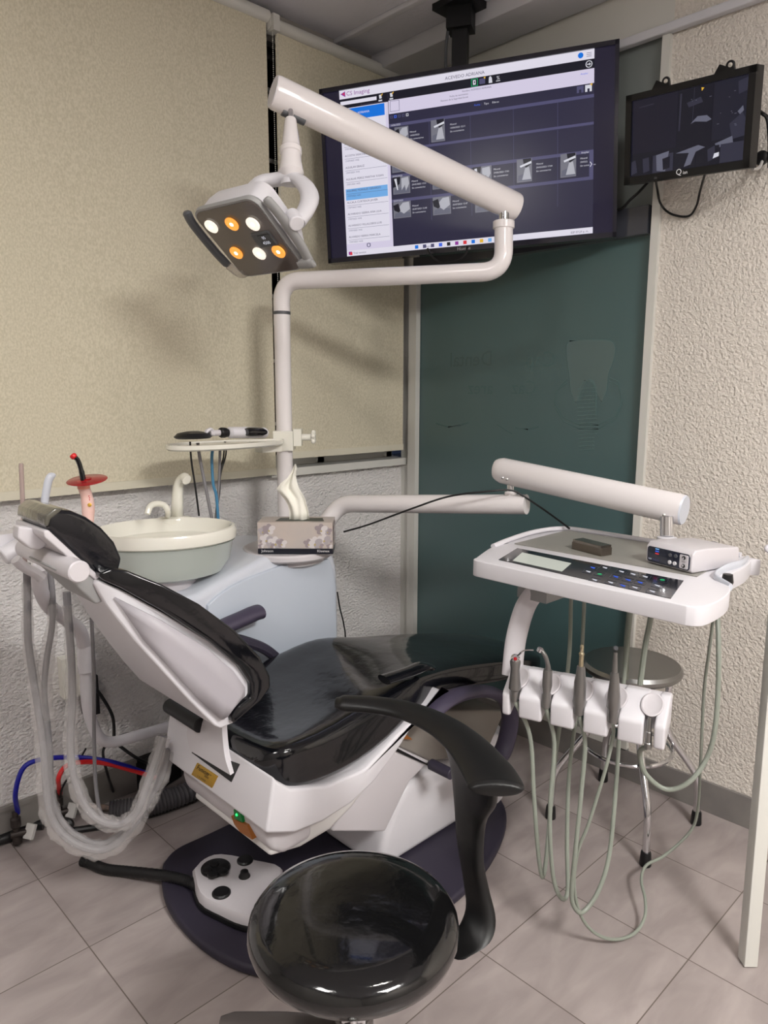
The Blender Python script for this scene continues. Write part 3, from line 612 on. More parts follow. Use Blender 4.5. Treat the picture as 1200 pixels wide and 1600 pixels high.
for i, (pts, r, m, lb) in enumerate([
    ([(297, 690), (299, 720), (305, 760), (311, 806)], .0035, M_black, 'thin black cable hanging leftmost below the pole tray'),
    ([(309, 692), (313, 720), (322, 765), (331, 810)], .006, M_hose2, 'grey cable hanging second from left below the pole tray'),
    ([(334, 694), (331, 715), (333, 755), (338, 775), (341, 812)], .0055, M_lblue, 'light blue hose hanging below the pole tray'),
    ([(344, 694), (343, 730), (341, 770), (337, 812)], .005, M_hose2, 'grey cable hanging right of the light blue hose below the pole tray'),
    ([(352, 690), (353, 710), (345, 740), (341, 775), (338, 812)], .003, M_black, 'thin black cable hanging rightmost below the pole tray'),
    ([(351, 690), (349, 715), (344, 735), (343, 770), (336, 812)], .003, M_black, 'second thin black cable crossing the rightmost one below the pole tray')]):
    cable('hanging_cable', [on_y(2.28 + .01 * i, *q) for q in pts], r, m, lb)

# ------------------------------------------------------------------ tissue box
ta = dep(2.55, 403, 853); tb = dep(2.55, 520, 853); ta.z = tb.z = 1.0135
tx = (tb - ta); tw = tx.length; tx.normalize(); tx = Vector((tx.x, tx.y, 0)).normalized(); ty = Vector((-tx.y, tx.x, 0))
if ty.dot(Vector((.7, .7, 0))) < 0: ty = -ty
TB = thing('tissue_box', ta + tx * tw / 2 + ty * .06, 'flowered cardboard tissue box on the round top of the water unit', 'tissue box')
th = .112; rot = Matrix((tx, ty, Vector((0, 0, 1)))).transposed()
b = MB().box(ta + tx * tw / 2 + ty * .06 + Vector((0, 0, th / 2)), (tw, .12, th), rot, mat('card_beige', (188, 176, 168), .6, vary=((180, 172, 168), 14, (1, 1, 1))), bev=.0015)
fr_ = frame(ta - ty * .0008, tx, Vector((0, 0, 1)), -ty)
cb = mat('card_black', (20, 22, 34), .4)
b.quad([fr_ @ Vector(p) for p in ((0, 0, 0), (tw, 0, 0), (tw, .020, 0), (0, .020, 0))], cb)
fs = frame(ta + tx * (tw + .0008), ty, Vector((0, 0, 1)), tx)
b.quad([fs @ Vector(p) for p in ((0, 0, 0), (.12, 0, 0), (.12, .020, 0), (0, .020, 0))], cb)
cw = mat('print_white', (228, 226, 228), .5); cg = [mat('petal_white', (206, 200, 200), .6), mat('petal_grey', (168, 160, 164), .6), mat('petal_mauve', (150, 138, 142), .6)]; cy_ = mat('petal_yellow', (176, 160, 110), .6)
b.text('Johnson', .013, fr_ @ Matrix.Translation((.012, .007, .0008)), cw); b.text('Kleenex', .013, fr_ @ Matrix.Translation((tw - .055, .007, .0008)), cw); b.text('Kleenex', .010, fs @ Matrix.Translation((.06, .007, .0008)), cw)
lay = [0]
def petal(FR, x, y, l, w, a, m):
    lay[0] += 1; z = .0006 + lay[0] * .00001; pts = []
    for k in range(12):
        t = 2 * math.pi * k / 12; u = l * (.5 + .5 * math.cos(t)); v = w * math.sin(t)
        px_ = x + u * math.cos(a) - v * math.sin(a); py_ = y + u * math.sin(a) + v * math.cos(a)
        pts.append(FR @ Vector((px_, min(max(py_, .0205), th - .001), z)))
    b.quad(pts, m)
def orchid(FR, x, y, s, ms):
    for k, a in enumerate((90, 20, 160, 235, 305)): petal(FR, x, y, s * (1.0 if k in (1, 2) else .85), s * .38, math.radians(a), ms[k % len(ms)])
    petal(FR, x, y - .002, s * .3, s * .15, math.radians(-90), cy_)
for mir in (0, 1):
    for (x, y, s, o_) in ((.018, .082, .026, 1), (.040, .088, .024, 2), (.030, .052, .024, 0), (.008, .045, .026, 1), (.062, .040, .028, 0), (.084, .038, .020, 2), (.012, .028, .018, 2), (.045, .030, .015, 1)):
        X = tw - x if mir else x
        if X - s < 0 or X + s > tw: s = min(X, tw - X) * .98
        orchid(fr_, X, y, s, [cg[o_ % 3], cg[(o_ + 1) % 3], cg[o_ % 3]])
for (x, y, s) in ((.03, .085, .026), (.08, .09, .026), (.055, .06, .026), (.09, .05, .024), (.03, .045, .022)): orchid(fs, x, y, s, cg)
b.quad([ta + tx * (tw * .22) + ty * .025 + Vector((0, 0, th + .0006)), ta + tx * (tw * .88) + ty * .025 + Vector((0, 0, th + .0006)), ta + tx * (tw * .84) + ty * .09 + Vector((0, 0, th + .0006)), ta + tx * (tw * .26) + ty * .09 + Vector((0, 0, th + .0006))], mat('card_slot', (70, 74, 66), .5))
b.build('box', None, TB)
tc = ta + tx * (tw * .53) + ty * .055 + Vector((0, 0, th - .004)); b = MB(); rings = []
prof_t = [(0, -.036, .036), (.03, -.036, .035), (.055, -.040, .030), (.08, -.052, .024), (.10, -.068, .014), (.115, -.078, .004), (.135, -.062, -.004), (.155, -.038, -.008), (.175, -.024, -.008), (.192, -.016, -.004), (.198, -.012, -.006)]
nn = 25
for z, l, r_ in prof_t:
    A_ = .006 * (1 - z * 3); rings.append([tc + tx * (l + (r_ - l) * j / (nn - 1)) + ty * (A_ * math.sin(j * .6 + 1) + .006 * math.sin(j * .35 + z * 30)) + Vector((0, 0, z + (.006 * math.sin(j * .5) if z > .19 else 0))) for j in range(nn)])
b.loft(rings, cap=False, closed=False); o = b.build('tissue', M_tissue, TB, ang=180); md = o.modifiers.new('thick', 'SOLIDIFY'); md.thickness = .0012

# ------------------------------------------------------------------ delivery unit (lower arm, spring arm, tray, holder)
DU = thing('delivery_unit', (1.86, 2.28, .95), 'white instrument delivery tray on a jointed arm in front of the teal glass', 'delivery unit')
K0 = dep(2.62, 798, 788)
st = on_y(2.28, 505, 815)
MB().tube(bent([(st.x, 2.28, .93), (st.x, 2.28, st.z - .02), on_y(2.25, 532, 787), K0 + (K0 - on_y(2.25, 532, 787)).normalized() * .06], .14, 10), .036, n=20).build('swivel_arm', M_gloss, DU)
MB().cyl(K0, dep(2.62, 798, 768), .022).build('arm_stub', M_gloss, DU)
MB().cyl(dep(2.62, 798, 775), dep(2.62, 798, 745), .013).build('hinge_pin', M_chrome, DU)
SA, SB = dep(2.64, 779, 734), dep(2.17, 1068, 797); d = (SB - SA).normalized()
MB().tube([SA - d * .012, SA, SA + d * .02, SA * .5 + SB * .5, SB - d * .01, SB], [(.036, .025), (.042, .032), (.047, .036), (.047, .036), (.047, .036), (.045, .034)], n=24, up=(0, 0, 1)).build('spring_arm', M_gloss, DU)
MB().tube([SB - d * .001, SB + d * .004], [(.046, .035), (.043, .032)], n=24, up=(0, 0, 1)).build('end_cap', M_pearl, DU)
for i, (D_, px, py) in enumerate(((2.58, 785, 747), (2.58, 792, 749), (2.16, 1037, 805))):
    q = dep(D_ - .028, px, py); MB().lathe([(.0045, 0), (.0045, .003), (.002, .004)], q, (EYE - q), n=12).build('screw', M_steel, DU)
MB().cyl(dep(2.17, 1042, 838), dep(2.17, 1042, 806), .019).build('hinge_pin', M_chrome, DU)
ZT = 1.10
pc = dep(2.17, 1042, 842); pc.z = 0
MB().lathe([(.036, ZT - .02), (.036, ZT + .032), (.030, ZT + .034), (.028, ZT + .052), (.02, ZT + .055)], pc).build('pivot_post', M_white, DU)
# tray body outline (top view)
out = [(1.640, 1.302), (1.622, 1.297), (1.613, 1.28), (1.612, 1.24), (1.610, .96), (1.612, .70), (1.614, .665), (1.626, .645), (1.65, .636), (1.72, .635), (1.80, .645), (1.86, .668), (1.90, .705), (1.99, .712), (2.10, .715), (2.20, .735), (2.23, .76), (2.225, 1.30), (2.17, 1.375), (2.05, 1.40), (1.93, 1.382), (1.87, 1.36), (1.80, 1.362), (1.72, 1.335)]
outs = [Vector((p.x, p.y, 0)) for p in spline([(x, y, 0) for x, y in out] + [(1.640, 1.302, 0)], 2)[:-1]]
b = MB(); v, f = b.loft([[p + Vector((0, 0, ZT - .048)) for p in outs], [p + Vector((0, 0, ZT)) for p in outs]]); b.bevel(v, f, .006, 3); b.build('tray_body', M_white, DU)
rimz = ZT + .012
inn = [(1.875, 1.335), (1.885, .760), (2.195, .785), (2.19, 1.34)]
MB().loft([[Vector((x, y, ZT + .0005)) for x, y in inn], [Vector((x, y, ZT + .003)) for x, y in inn]]).build('tray_mat', mat('grey_tray_mat', (138, 136, 130), .35), DU)
MB().tube(spline([(1.80, 1.362, ZT), (1.9, 1.372, ZT + .006), (2.05, 1.385, ZT + .008), (2.16, 1.365, ZT + .008), (2.212, 1.30, ZT + .006), (2.215, 1.0, ZT + .005), (2.215, .77, ZT + .006)]), [(.008, .009)] * 37, n=10, up=(0, 0, 1)).build('back_rim', M_white, DU)
MB().tube(spline([(1.86, .665, ZT - .004), (1.91, .722, ZT + .004), (2.0, .73, ZT + .01), (2.1, .728, ZT + .006), (2.21, .75, ZT - .002)]), [(.011, .006)] * 25, n=12, up=(0, 0, 1)).build('side_handle', M_pearl, DU)
# key panel
kb = [(1.664, 1.238), (1.638, .717), (1.821, .767), (1.83, 1.292)]
kz = ZT + .001
def kp(u, v, z=0):        # u: along front edge left->right, v: front->back
    A, B_, C_, D_ = [Vector((x, y, kz + z)) for x, y in kb]
    return (A * (1 - u) + B_ * u) * (1 - v) + (D_ * (1 - u) + C_ * u) * v
KP = MB().loft([[kp(0, 0, -.0008), kp(1, 0, -.0008), kp(1, 1, -.0008), kp(0, 1, -.0008)], [kp(0, 0), kp(1, 0), kp(1, 1), kp(0, 1)]])
b = MB(); b.loft([[kp(0, 0, -.0008), kp(1, 0, -.0008), kp(1, 1, -.0008), kp(0, 1, -.0008)], [kp(0, 0, .0006), kp(1, 0, .0006), kp(1, 1, .0006), kp(0, 1, .0006)]]); KPo = b.build('control_panel', mat('panel_navy_black', (10, 14, 26), .15, coat=.3), DU)
def pcoord(px, py): return on_z(kz + .001, px, py)
b = MB().quad([pcoord(*p) for p in ((801, 876), (878, 893), (893, 880), (816, 863))]); b.build('panel_display', E_lcd, KPo)
icons = [(926, 887, E_tbl), (945, 887, E_txw), (919, 893, E_txw), (937, 897, E_grn), (929, 906, E_txw), (971, 893, E_txw), (989, 897, E_txw), (1008, 901, E_txw), (962, 901, E_tbl), (981, 906, E_tbl), (1000, 910, E_tbl), (954, 910, E_txw), (973, 915, E_tbl), (992, 918, E_txw), (1035, 906, E_grn), (1027, 915, E_txw), (1019, 924, E_txw)]
ln = mat('key_outline', (60, 68, 84), .4)
for px, py, m in icons:
    b = MB(); c = pcoord(px, py); ex, ey = (kp(1, 0) - kp(0, 0)).normalized(), (kp(0, 1) - kp(0, 0)).normalized()
    for s in ((-1, -1, 1, -1), (1, -1, 1, 1), (1, 1, -1, 1), (-1, 1, -1, -1)):
        b.tube([c + ex * s[0] * .0145 + ey * s[1] * .018, c + ex * s[2] * .0145 + ey * s[3] * .018], .0004, ln, n=4)
    if m in (E_grn,): b.lathe([(0, 0), (.006, 0), (.006, .0006), (0, .0006)], c, m=m, n=14)
    else:
        b.tube([c - ex * .007 + ey * .004, c - ex * .001, c + ex * .003 - ey * .001, c + ex * .007 + ey * .003], [.0008, .0018, .0018, .0008], m, n=5, up=(0, 0, 1), flat=1.2)
        b.tube([c - ex * .002, c + ex * .006 - ey * .004], .0012, m, n=5)
    b.build('touch_key', None, KPo)
# support bracket and instrument holder
ba_ = [dep(2.12, 838, 922), dep(2.13, 820, 950), dep(2.12, 806, 1000), dep(2.12, 800, 1055)]
MB().tube(spline(ba_), [(.030, .016)] * 25, n=16, up=(.7176, -.6965, 0)).build('support_bracket', M_lilac, DU)
MB().box(dep(2.14, 846, 925), (.10, .10, .03), bev=.01).build('bracket_mount', M_grey, DU)
hA, hB = on_z(.80, 806, 1035), on_z(.80, 1052, 1082)
hB = hA + (hB - hA)
hx = (hB - hA).normalized(); hL = (hB - hA).length; hy = Vector((hx.y, -hx.x, 0))
if hy.dot(Vector((-1, -1, 0))) < 0: hy = -hy            # towards the viewer
HM = frame(hA, hx, hy, Vector((0, 0, 1)))
def HP(x, y, z): return HM @ Vector((x, y, z))
prof = [(0, .0), (.035, .004), (.105, -.045), (.112, -.055), (.108, -.115), (.095, -.12), (.01, -.085), (0, -.07)]
cent = [.035 + i * (hL - .075) / 4 for i in range(5)]
b = MB(); x = 0
edges = [0] + sum([[c - .013, c + .013] for c in cent], []) + [hL]
for i in range(0, len(edges) - 1, 2):     # front blocks between slots
    q = MB.prism(b, [HP(edges[i], y, z) for y, z in prof], hx * (edges[i + 1] - edges[i]), bev=.006)
b.prism([HP(.004, y, z) for y, z in [(0, -.002), (.04, -.002), (.052, -.02), (.05, -.09), (.01, -.08), (0, -.07)]], hx * (hL - .008), bev=.003)
b.build('instrument_holder', M_white, DU)
sl = (Vector(HP(0, .105, -.045)) - Vector(HP(0, .035, .004))).normalized(); sn = sl.cross(hx);
if sn.z < 0: sn = -sn
for i, c in enumerate(cent):
    o_ = HP(c, .068, -.0165) + sn * .0012
    MB().lathe([(.027, -.003), (.028, 0), (.0275, .002), (.0245, .0028), (.022, .0012), (.010, .0005), (0, .0003)], o_, sn, n=28, sx=1.0, sy=1.3, xdir=hx).build('holder_cup', M_lilac, DU)

# ------------------------------------------------------------------ instruments with hoses
def instrument(name, c, lean, segs, label, hose, hoseD, tip, group=None, r=.0062):
    base = HP(c, .104, -.072); top = base + Vector((0, 0, 1)) * 1.0
    ax = (Vector((0, 0, 1)) + hx * lean[0] - hy * lean[1]).normalized()
    t = thing(name, base, label, 'dental instrument', group)
    MB().lathe([(r_ * 1.2, z_ * 1.13) for r_, z_ in segs], base, ax, n=20).build('handle', M_hand, t)
    if tip: tip(t, base, ax * 1.13)
    pts = [base + ax * .002] + [dep(D, px, py) for D, (px, py) in zip(hoseD, hose)]
    lx, ly = hose[-1]; pts.append(on_z(ZT - .046, lx + 1, ly - 55))
    MB().tube(spline(pts, 6), r, n=10).build('hose', M_hose, t)
    return t
def lerpD(a, b_, n, c=None): return [a + (b_ - a) * i / (n - 1) for i in range(n)]
def tip_syr(t, o, ax):
    e = o + ax * .112
    MB().lathe([(.010, -.012), (.0125, -.004), (.0125, .006), (.008, .010)], e, (EYE - e).normalized() + Vector((0, 0, .6)), n=16).build('button_head', M_chrome, t)
    MB().lathe([(.004, 0), (.005, .004), (.002, .006)], e + (EYE - e).normalized() * .013, (EYE - e), n=12).build('button', M_redcl, t)
    MB().tube(spline([e, e + hx * .02 + Vector((0, 0, .025)), e + hx * .035 + Vector((0, 0, .032)), e + hx * .05 + Vector((0, 0, .034))]), [.0032] * 8 + [.0022] * 17, n=8).build('nozzle', M_chrome, t)
def tip_contra(t, o, ax):
    e = o + ax * .11
    MB().tube(spline([o + ax * .095, e, e - hx * .008 + ax * .022, e - hx * .020 + ax * .036]), [.0095, .0095, .0085, .008, .0075, .007, .007, .0065, .0065] + [.006] * 16, n=12).build('neck', M_hand, t)
    MB().lathe([(.005, -.007), (.008, -.005), (.008, .005), (.005, .007)], e - hx * .024 + ax * .037, (ax + hx * .4), n=14).build('head', M_chrome, t)
def tip_scaler(t, o, ax):
    MB().lathe([(.0065, 0), (.006, .03), (.0075, .032), (.0075, .036), (.004, .04), (.0045, .044), (.0045, .056), (.003, .060)], o + ax * .125, ax, n=14).build('tip', mat('warm_steel', (190, 178, 150), .25, metal=.9), t)
def tip_slow(t, o, ax):
    MB().lathe([(.0075, 0), (.0055, .045), (.005, .055)], o + ax * .125, ax, n=14).build('nose', M_hand, t)
    MB().lathe([(.004, -.007), (.0065, -.005), (.0065, .005), (.004, .007)], o + ax * .183, (EYE - o), n=12).build('head', M_dgrey, t)
instrument('air_water_syringe', cent[0], (0, -.05), [(.006, 0), (.008, .01), (.010, .03), (.0145, .035), (.012, .06), (.0105, .085), (.0125, .105), (.008, .115)], 'grey air and water syringe in the leftmost slot of the instrument holder',
    [(828, 1150), (834, 1240), (839, 1310), (844, 1356), (848, 1370), (853, 1345), (858, 1290), (868, 1180), (888, 1040), (892, 945)], [2.06, 2.07, 2.08, 2.09, 2.1, 2.11, 2.13, 2.18, 2.25, 2.3], tip_syr)
instrument('contra_angle_handpiece', cent[1], (.02, -.05), [(.006, 0), (.010, .004), (.0105, .035), (.0085, .04), (.0115, .06), (.0105, .095), (.0095, .10)], 'steel contra-angle handpiece with bent neck second from left in the holder',
    [(866, 1160), (860, 1250), (860, 1320), (866, 1378), (878, 1404), (887, 1390), (886, 1310), (890, 1200), (905, 1080), (912, 960)], [2.02, 2.03, 2.04, 2.06, 2.08, 2.1, 2.12, 2.17, 2.24, 2.3], tip_contra)
instrument('ultrasonic_scaler', cent[2], (.01, -.05), [(.006, 0), (.0105, .004), (.011, .02), (.015, .035), (.0135, .05), (.0135, .085), (.011, .10), (.0085, .125)], 'grey scaler handpiece with pale tip in the middle slot of the holder',
    [(914, 1160), (908, 1240), (899, 1330), (893, 1395), (899, 1420), (912, 1424), (935, 1392), (952, 1335), (962, 1235), (968, 1143), (976, 1050), (984, 955)], [1.98, 1.99, 2.0, 2.02, 2.03, 2.05, 2.07, 2.09, 2.13, 2.17, 2.22, 2.25], tip_scaler)
instrument('slow_speed_handpiece', cent[3], (-.01, -.05), [(.006, 0), (.012, .004), (.0125, .035), (.0150, .04), (.0135, .07), (.0105, .10), (.008, .125)], 'dark steel straight handpiece fourth from left in the holder',
    [(958, 1150), (948, 1195), (934, 1242), (918, 1292), (903, 1330), (897, 1382), (906, 1427), (927, 1456), (958, 1468), (990, 1459), (1007, 1434), (1008, 1405), (1002, 1375), (1010, 1352), (1039, 1336), (1077, 1301), (1090, 1266), (1095, 1183), (1100, 1080), (1108, 1017), (1116, 950)],
    [1.94, 1.95, 1.97, 1.99, 2.01, 2.03, 2.05, 2.08, 2.10, 2.13, 2.17, 2.22, 2.29, 2.34, 2.38, 2.42, 2.4, 2.3, 2.2, 2.1, 2.03], tip_slow, r=.0048)
eb = HP(cent[4], .098, -.078)
et = thing('empty_hose_coupling', eb, 'empty steel hose coupling in the rightmost slot of the instrument holder', 'hose coupling')
MB().lathe([(.009, -.045), (.0095, -.03), (.008, -.028), (.008, .0), (.006, .002), (.006, .03), (.004, .04)], eb, n=18).build('coupling', M_steel, et)
MB().tube(spline([eb - Vector((0, 0, .04)), dep(2.0, 1000, 1175), dep(2.02, 1008, 1208), dep(2.02, 1040, 1233), dep(2.0, 1075, 1223), dep(2.0, 1104, 1185), dep(1.98, 1118, 1133), dep(1.98, 1123, 1040), dep(2.02, 1121, 950), on_z(ZT - .046, 1119, 910)], 6), .0068, n=10).build('hose', M_hose, et)
cable('supply_hose', [on_z(ZT - .046, 987, 880), dep(2.3, 985, 945), dep(2.3, 980, 1000), dep(2.3, 977, 1062)], .010, M_hose, 'grey supply hose hanging straight behind the instrument holder, nearer the glass', 'hose')
cable('supply_hose', [on_z(ZT - .046, 1020, 895), dep(2.2, 1018, 955), dep(2.22, 1008, 1010), dep(2.22, 1000, 1070)], .009, M_hose, 'grey supply hose slanting behind the instrument holder in front of the steel stool', 'hose')
MB_h = MB().lathe([(.012, 0), (.015, .01), (.012, .03)], dep(1.87, 1136, 915)); tag(MB_h.build('tray_knob', M_black), 'small black knob under the right end of the delivery tray', 'knob')
cable('arm_cable', [on_y(2.2, 537, 831), on_y(2.1, 575, 820), dep(2.68, 640, 796), dep(2.62, 700, 776), dep(2.57, 760, 768), dep(2.57, 798, 766), dep(2.57, 822, 778), dep(2.56, 855, 800), dep(2.50, 890, 826)], .0035, M_black, 'thin black cable draped over the lower white arm behind the tissue box')
cable('arm_cable', [on_y(2.2, 527, 925), on_y(2.2, 531, 950), on_y(2.2, 537, 975), on_y(2.2, 540, 1010), on_y(2.25, 540, 1150), on_z(.01, 545, 1190)], .003, M_black, 'thin black cable hanging at the right side of the water unit')
# things on the tray
d0, d1 = Vector((1.931, .925, ZT + .004)), Vector((1.893, .778, ZT + .004)); dx = (d1 - d0).normalized(); dw = (d1 - d0).length; dy = Vector((-dx.y, dx.x, 0))
if dy.x < 0: dy = -dy
AL = thing('apex_locator', d0 + dx * dw / 2 + dy * .1, 'pale grey boxy control unit with black button panel on the delivery tray', 'control unit')
dh = .062; rot = Matrix((dx, dy, Vector((0, 0, 1)))).transposed()
sh = [(0, 0.006), (.006, 0), (.19, 0), (.2, .012), (.195, .052), (.06, dh), (.012, dh), (.0, dh - .012)]
b = MB().prism([d0 + dy * y + Vector((0, 0, z)) for y, z in sh], dx * dw, bev=.006); b.build('casing', M_lilac, AL)
DF = frame(d0 - dy * .0012, dx, Vector((0, 0, 1)), -dy)
b = MB(); mpf = lambda a, b2, n_: DF @ Vector((a, b2, n_)); b.loft([rrect(.006, dw - .006, .006, dh - .012, .008, 0, 4, mpf), rrect(.007, dw - .007, .007, dh - .013, .007, .0015, 4, mpf)]); PNL = b.build('button_panel', mat('panel_slate', (30, 34, 50), .2, coat=.4), AL)
b = MB(); b.loft([rrect(dw - .038, dw - .010, .009, dh - .015, .004, .0015, 4, mpf), rrect(dw - .037, dw - .011, .010, dh - .016, .003, .0025, 4, mpf)]); b.build('arrow_panel', M_lilac, PNL)
for (x, y, r, m) in ((dw - .024, .039, .0055, M_black), (dw - .024, .017, .0055, M_black), (dw - .068, .018, .0055, M_white), (dw - .052, .018, .0055, M_white), (dw - .068, .038, .005, M_dgrey), (dw - .050, .039, .005, M_dgrey)):
    bt = MB().lathe([(0, 0), (r, 0), (r, .002), (r * .8, .003), (0, .003)], DF @ Vector((x, y, .0015)), -dy, m=m, n=18)
    if m is M_black: s = 1 if y > .03 else -1; bt.quad([DF @ Vector((x + a * .003, y + s * c_ * .0035, .0052)) for a, c_ in ((-1, -1), (1, -1), (0, 1))], M_white)
    bt.build('button', m, PNL)
b = MB()
for k, m in enumerate((E_lblue, E_tbl, E_red)): b.box(DF @ Vector((.040, .046 - k * .0065, .002)), (.012, .001, .003), rot, m)
b.text('NSK', .006, DF @ Matrix.Translation((.012, .013, .0022)), E_txw); b.text('ENDO', .008, DF @ Matrix.Translation((.026, .012, .0022)), E_line); b.text('SPEED', .0045, DF @ Matrix.Translation((dw - .024, .027, .0032)), M_black, 'CENTER'); b.build('panel_marking', None, PNL)
c0, c1 = Vector((1.935, 1.165, ZT + .003)), Vector((1.905, 1.05, ZT + .003)); cx_ = (c1 - c0).normalized(); cyv = Vector((-cx_.y, cx_.x, 0)); cl = (c1 - c0).length
if cyv.x < 0: cyv = -cyv
rot = Matrix((cx_, cyv, Vector((0, 0, 1)))).transposed()
MCa = thing('metal_case', (c0 + c1) / 2 + cyv * .022, 'small dark metal instrument case lying on the grey tray mat', 'case')
MB().box((c0 + c1) / 2 + cyv * .022 + Vector((0, 0, .012)), (cl, .044, .022), rot, bev=.006).build('case_body', mat('pewter', (112, 104, 96), .3, metal=.8), MCa)
MB().box((c0 + c1) / 2 + cyv * .022 + Vector((0, 0, .026)), (cl - .004, .042, .010), rot, bev=.004).build('case_lid', mat('pewter_light', (135, 128, 120), .22, metal=.9), MCa)
cable('control_unit_cable', [dep(2.2, 1104, 852), dep(2.2, 1115, 848), dep(2.17, 1126, 855), dep(2.12, 1124, 868)], .005, M_hose2, 'short pale grey cable curling behind the boxy control unit', 'cable')

# ------------------------------------------------------------------ treatment chair
YC = 1.685
CH = thing('dental_chair', (1.5, YC, 0), 'reclined black and white dental treatment chair wrapped in clear film', 'dental chair')
# floor plate
pl = [(1.0, 2.08), (.955, 2.0), (.915, 1.88), (.905, 1.72), (.93, 1.57), (.985, 1.46), (1.06, 1.37), (1.17, 1.315), (1.35, 1.30), (1.6, 1.30), (1.80, 1.335), (2.0, 1.42), (2.12, 1.53), (2.18, 1.70), (2.12, 1.88), (1.95, 2.03), (1.6, 2.11), (1.2, 2.12), (1.07, 2.12)]
pp = spline([(x, y, 0) for x, y in pl] + [(1.0, 2.08, 0)], 4)[:-1]
b = MB(); v, f = b.loft([[p + Vector((0, 0, .002)) for p in pp], [p + Vector((0, 0, .034)) for p in pp]]); b.bevel(v, f, .012, 3); b.build('base_plate', M_plumd, CH)
# pedestal
def pxz(y, pts): return [(lambda q: (q.x, q.z))(on_y(y, *p)) for p in pts]
pp = pxz(1.54, [(600, 1310), (618, 1262), (640, 1225), (665, 1206), (700, 1196)])
prof = [(pp[0][0] - .02, .034)] + pp + [(1.95, .36), (2.12, .30), (2.16, .25), (2.17, .034)]
b = MB(); b.prism([(x, 1.54, z) for x, z in prof], (0, .30, 0), bev=.03, seg=4); b.build('pedestal', M_white, CH)
cy2 = [(.20, .035), (.20, .22), (.19, .262), (.16, .28), (.02, .285)]
MB().lathe(cy2, (2.06, 1.72, 0), n=40).build('pedestal_end', M_white, CH)
MB().prism([on_y(1.50, *p) for p in [(519, 1300), (560, 1210), (607, 1160), (672, 1190), (640, 1222), (602, 1300)]], (0, .36, 0), bev=.008).build('lift_link', M_lilac, CH)
MB().prism([on_y(1.53, *p) for p in [(607, 1160), (640, 1110), (790, 1110), (760, 1180), (672, 1190)]], (0, .30, 0), bev=.01).build('upper_link', mat('shaded_grey_plastic', (130, 124, 118), .5), CH)  # dark taupe puts the shading of this grey surface into its colour
MB().prism([on_y(1.495, *p) for p in [(611, 1164), (669, 1194), (672, 1198), (610, 1170)]], (0, .02, 0)).build('link_gap', M_black, CH)
MB().quad([on_y(1.515, *p) for p in [(624, 1154), (645, 1156), (633, 1146)]]).build('warning_triangle', M_orsw, CH)
# tub shell below the cushion
tubp = [(.945, .505), (.962, .60), (1.0, .64), (1.1, .58), (1.3, .56), (1.45, .60), (1.6, .66), (1.75, .66), (1.75, .63)]
lo = pxz(1.41, [(690, 1078), (650, 1128), (620, 1175), (585, 1222), (550, 1255), (505, 1284), (460, 1302), (416, 1303)])
tubp = [(.985, .62), (1.0, .60), (1.04, .565), (1.16, .525), (1.30, .52), (1.43, .58), (1.54, .618), (1.64, .65)] + lo
b = MB(); b.prism([(x, 1.41, z) for x, z in tubp], (0, .54, 0), bev=.024, seg=4)
b.build('seat_shell', M_white, CH)
b = MB(); b.prism([on_y(1.46, *p) for p in [(421, 1341), (470, 1326), (517, 1298), (552, 1262), (590, 1210), (560, 1190), (480, 1250), (440, 1290)]], (0, .40, 0), bev=.015, seg=4)
b.build('lower_housing', mat('white_plastic_soft', (215, 213, 212), .4), CH)
rx = .968
b = MB(); b.prism([(.992, YC - .235, .50), (.989, YC - .235, .43), (1.0, YC - .235, .385), (1.04, YC - .235, .355), (1.14, YC - .235, .36), (1.14, YC - .235, .52)], (0, .45, 0), bev=.02, seg=4); b.build('rear_housing', M_lilac, CH)
# slot, name plate, switch on the rear face
def rp(px, py, dx=0):
    # rear face plane through (.935,y,.5) and (.98,y,.6)
    n = Vector((.1, 0, -.02)).normalized(); q_ = on_y(1.41, 416, 1303); n = Vector((.62 - q_.z, 0, q_.x - .985)).normalized(); p = Vector((.985, YC, .62))
    d_ = ray(px, py); return EYE + d_ * ((p - EYE).dot(n) / d_.dot(n)) - n * dx
b = MB(); q4 = [(301, 1177), (312, 1166), (375, 1195), (363, 1222)]
b.prism([rp(*p, dx=.0015) for p in [(300, 1176), (304, 1168), (375, 1194), (362, 1222)]], Vector((.02, 0, 0))); b.build('backrest_slot', M_black, CH)
b = MB(); npl = [rp(*p, dx=.003) for p in [(309, 1192), (341, 1213), (332, 1231), (300, 1210)]]; b.prism(npl, Vector((.006, 0, 0)), bev=.0008); NP = b.build('name_plate', M_brass, CH)
ex = (npl[1] - npl[0]).normalized(); eyv = (npl[0] - npl[3]).normalized(); ez = ex.cross(eyv)
if ez.x > 0: ez = -ez
tmk = mat('engraved_black', (30, 24, 16), .5)
MB().text('Fusion', .024, frame(npl[3] + ex * .010 + eyv * .030 + ez * .0015, ex, eyv, ez), tmk).text('N. 6.40', .008, frame(npl[3] + ex * .062 + eyv * .036 + ez * .0015, ex, eyv, ez), tmk).text('IIIIIIIII', .010, frame(npl[3] + ex * .058 + eyv * .022 + ez * .0015, ex, eyv, ez), tmk).text('S. N. IIIIIIIIIIIII', .008, frame(npl[3] + ex * .030 + eyv * .008 + ez * .0015, ex, eyv, ez), tmk).build('plate_text', tmk, NP)
def rq(px, py, dx=.0): return on_x(.984 - dx, px, py)
b = MB(); b.prism([rq(*p, dx=.003) for p in [(365, 1265), (376, 1272), (379, 1285), (366, 1279)]], Vector((.02, 0, 0))); G = b.build('power_rocker', M_greenled, CH)
c = rq(370, 1273, .0035); MB().lathe([(.0, 0), (.004, 0), (.003, .002), (0, .003)], c, (EYE - c), n=12).build('power_lamp', M_greendot, G)
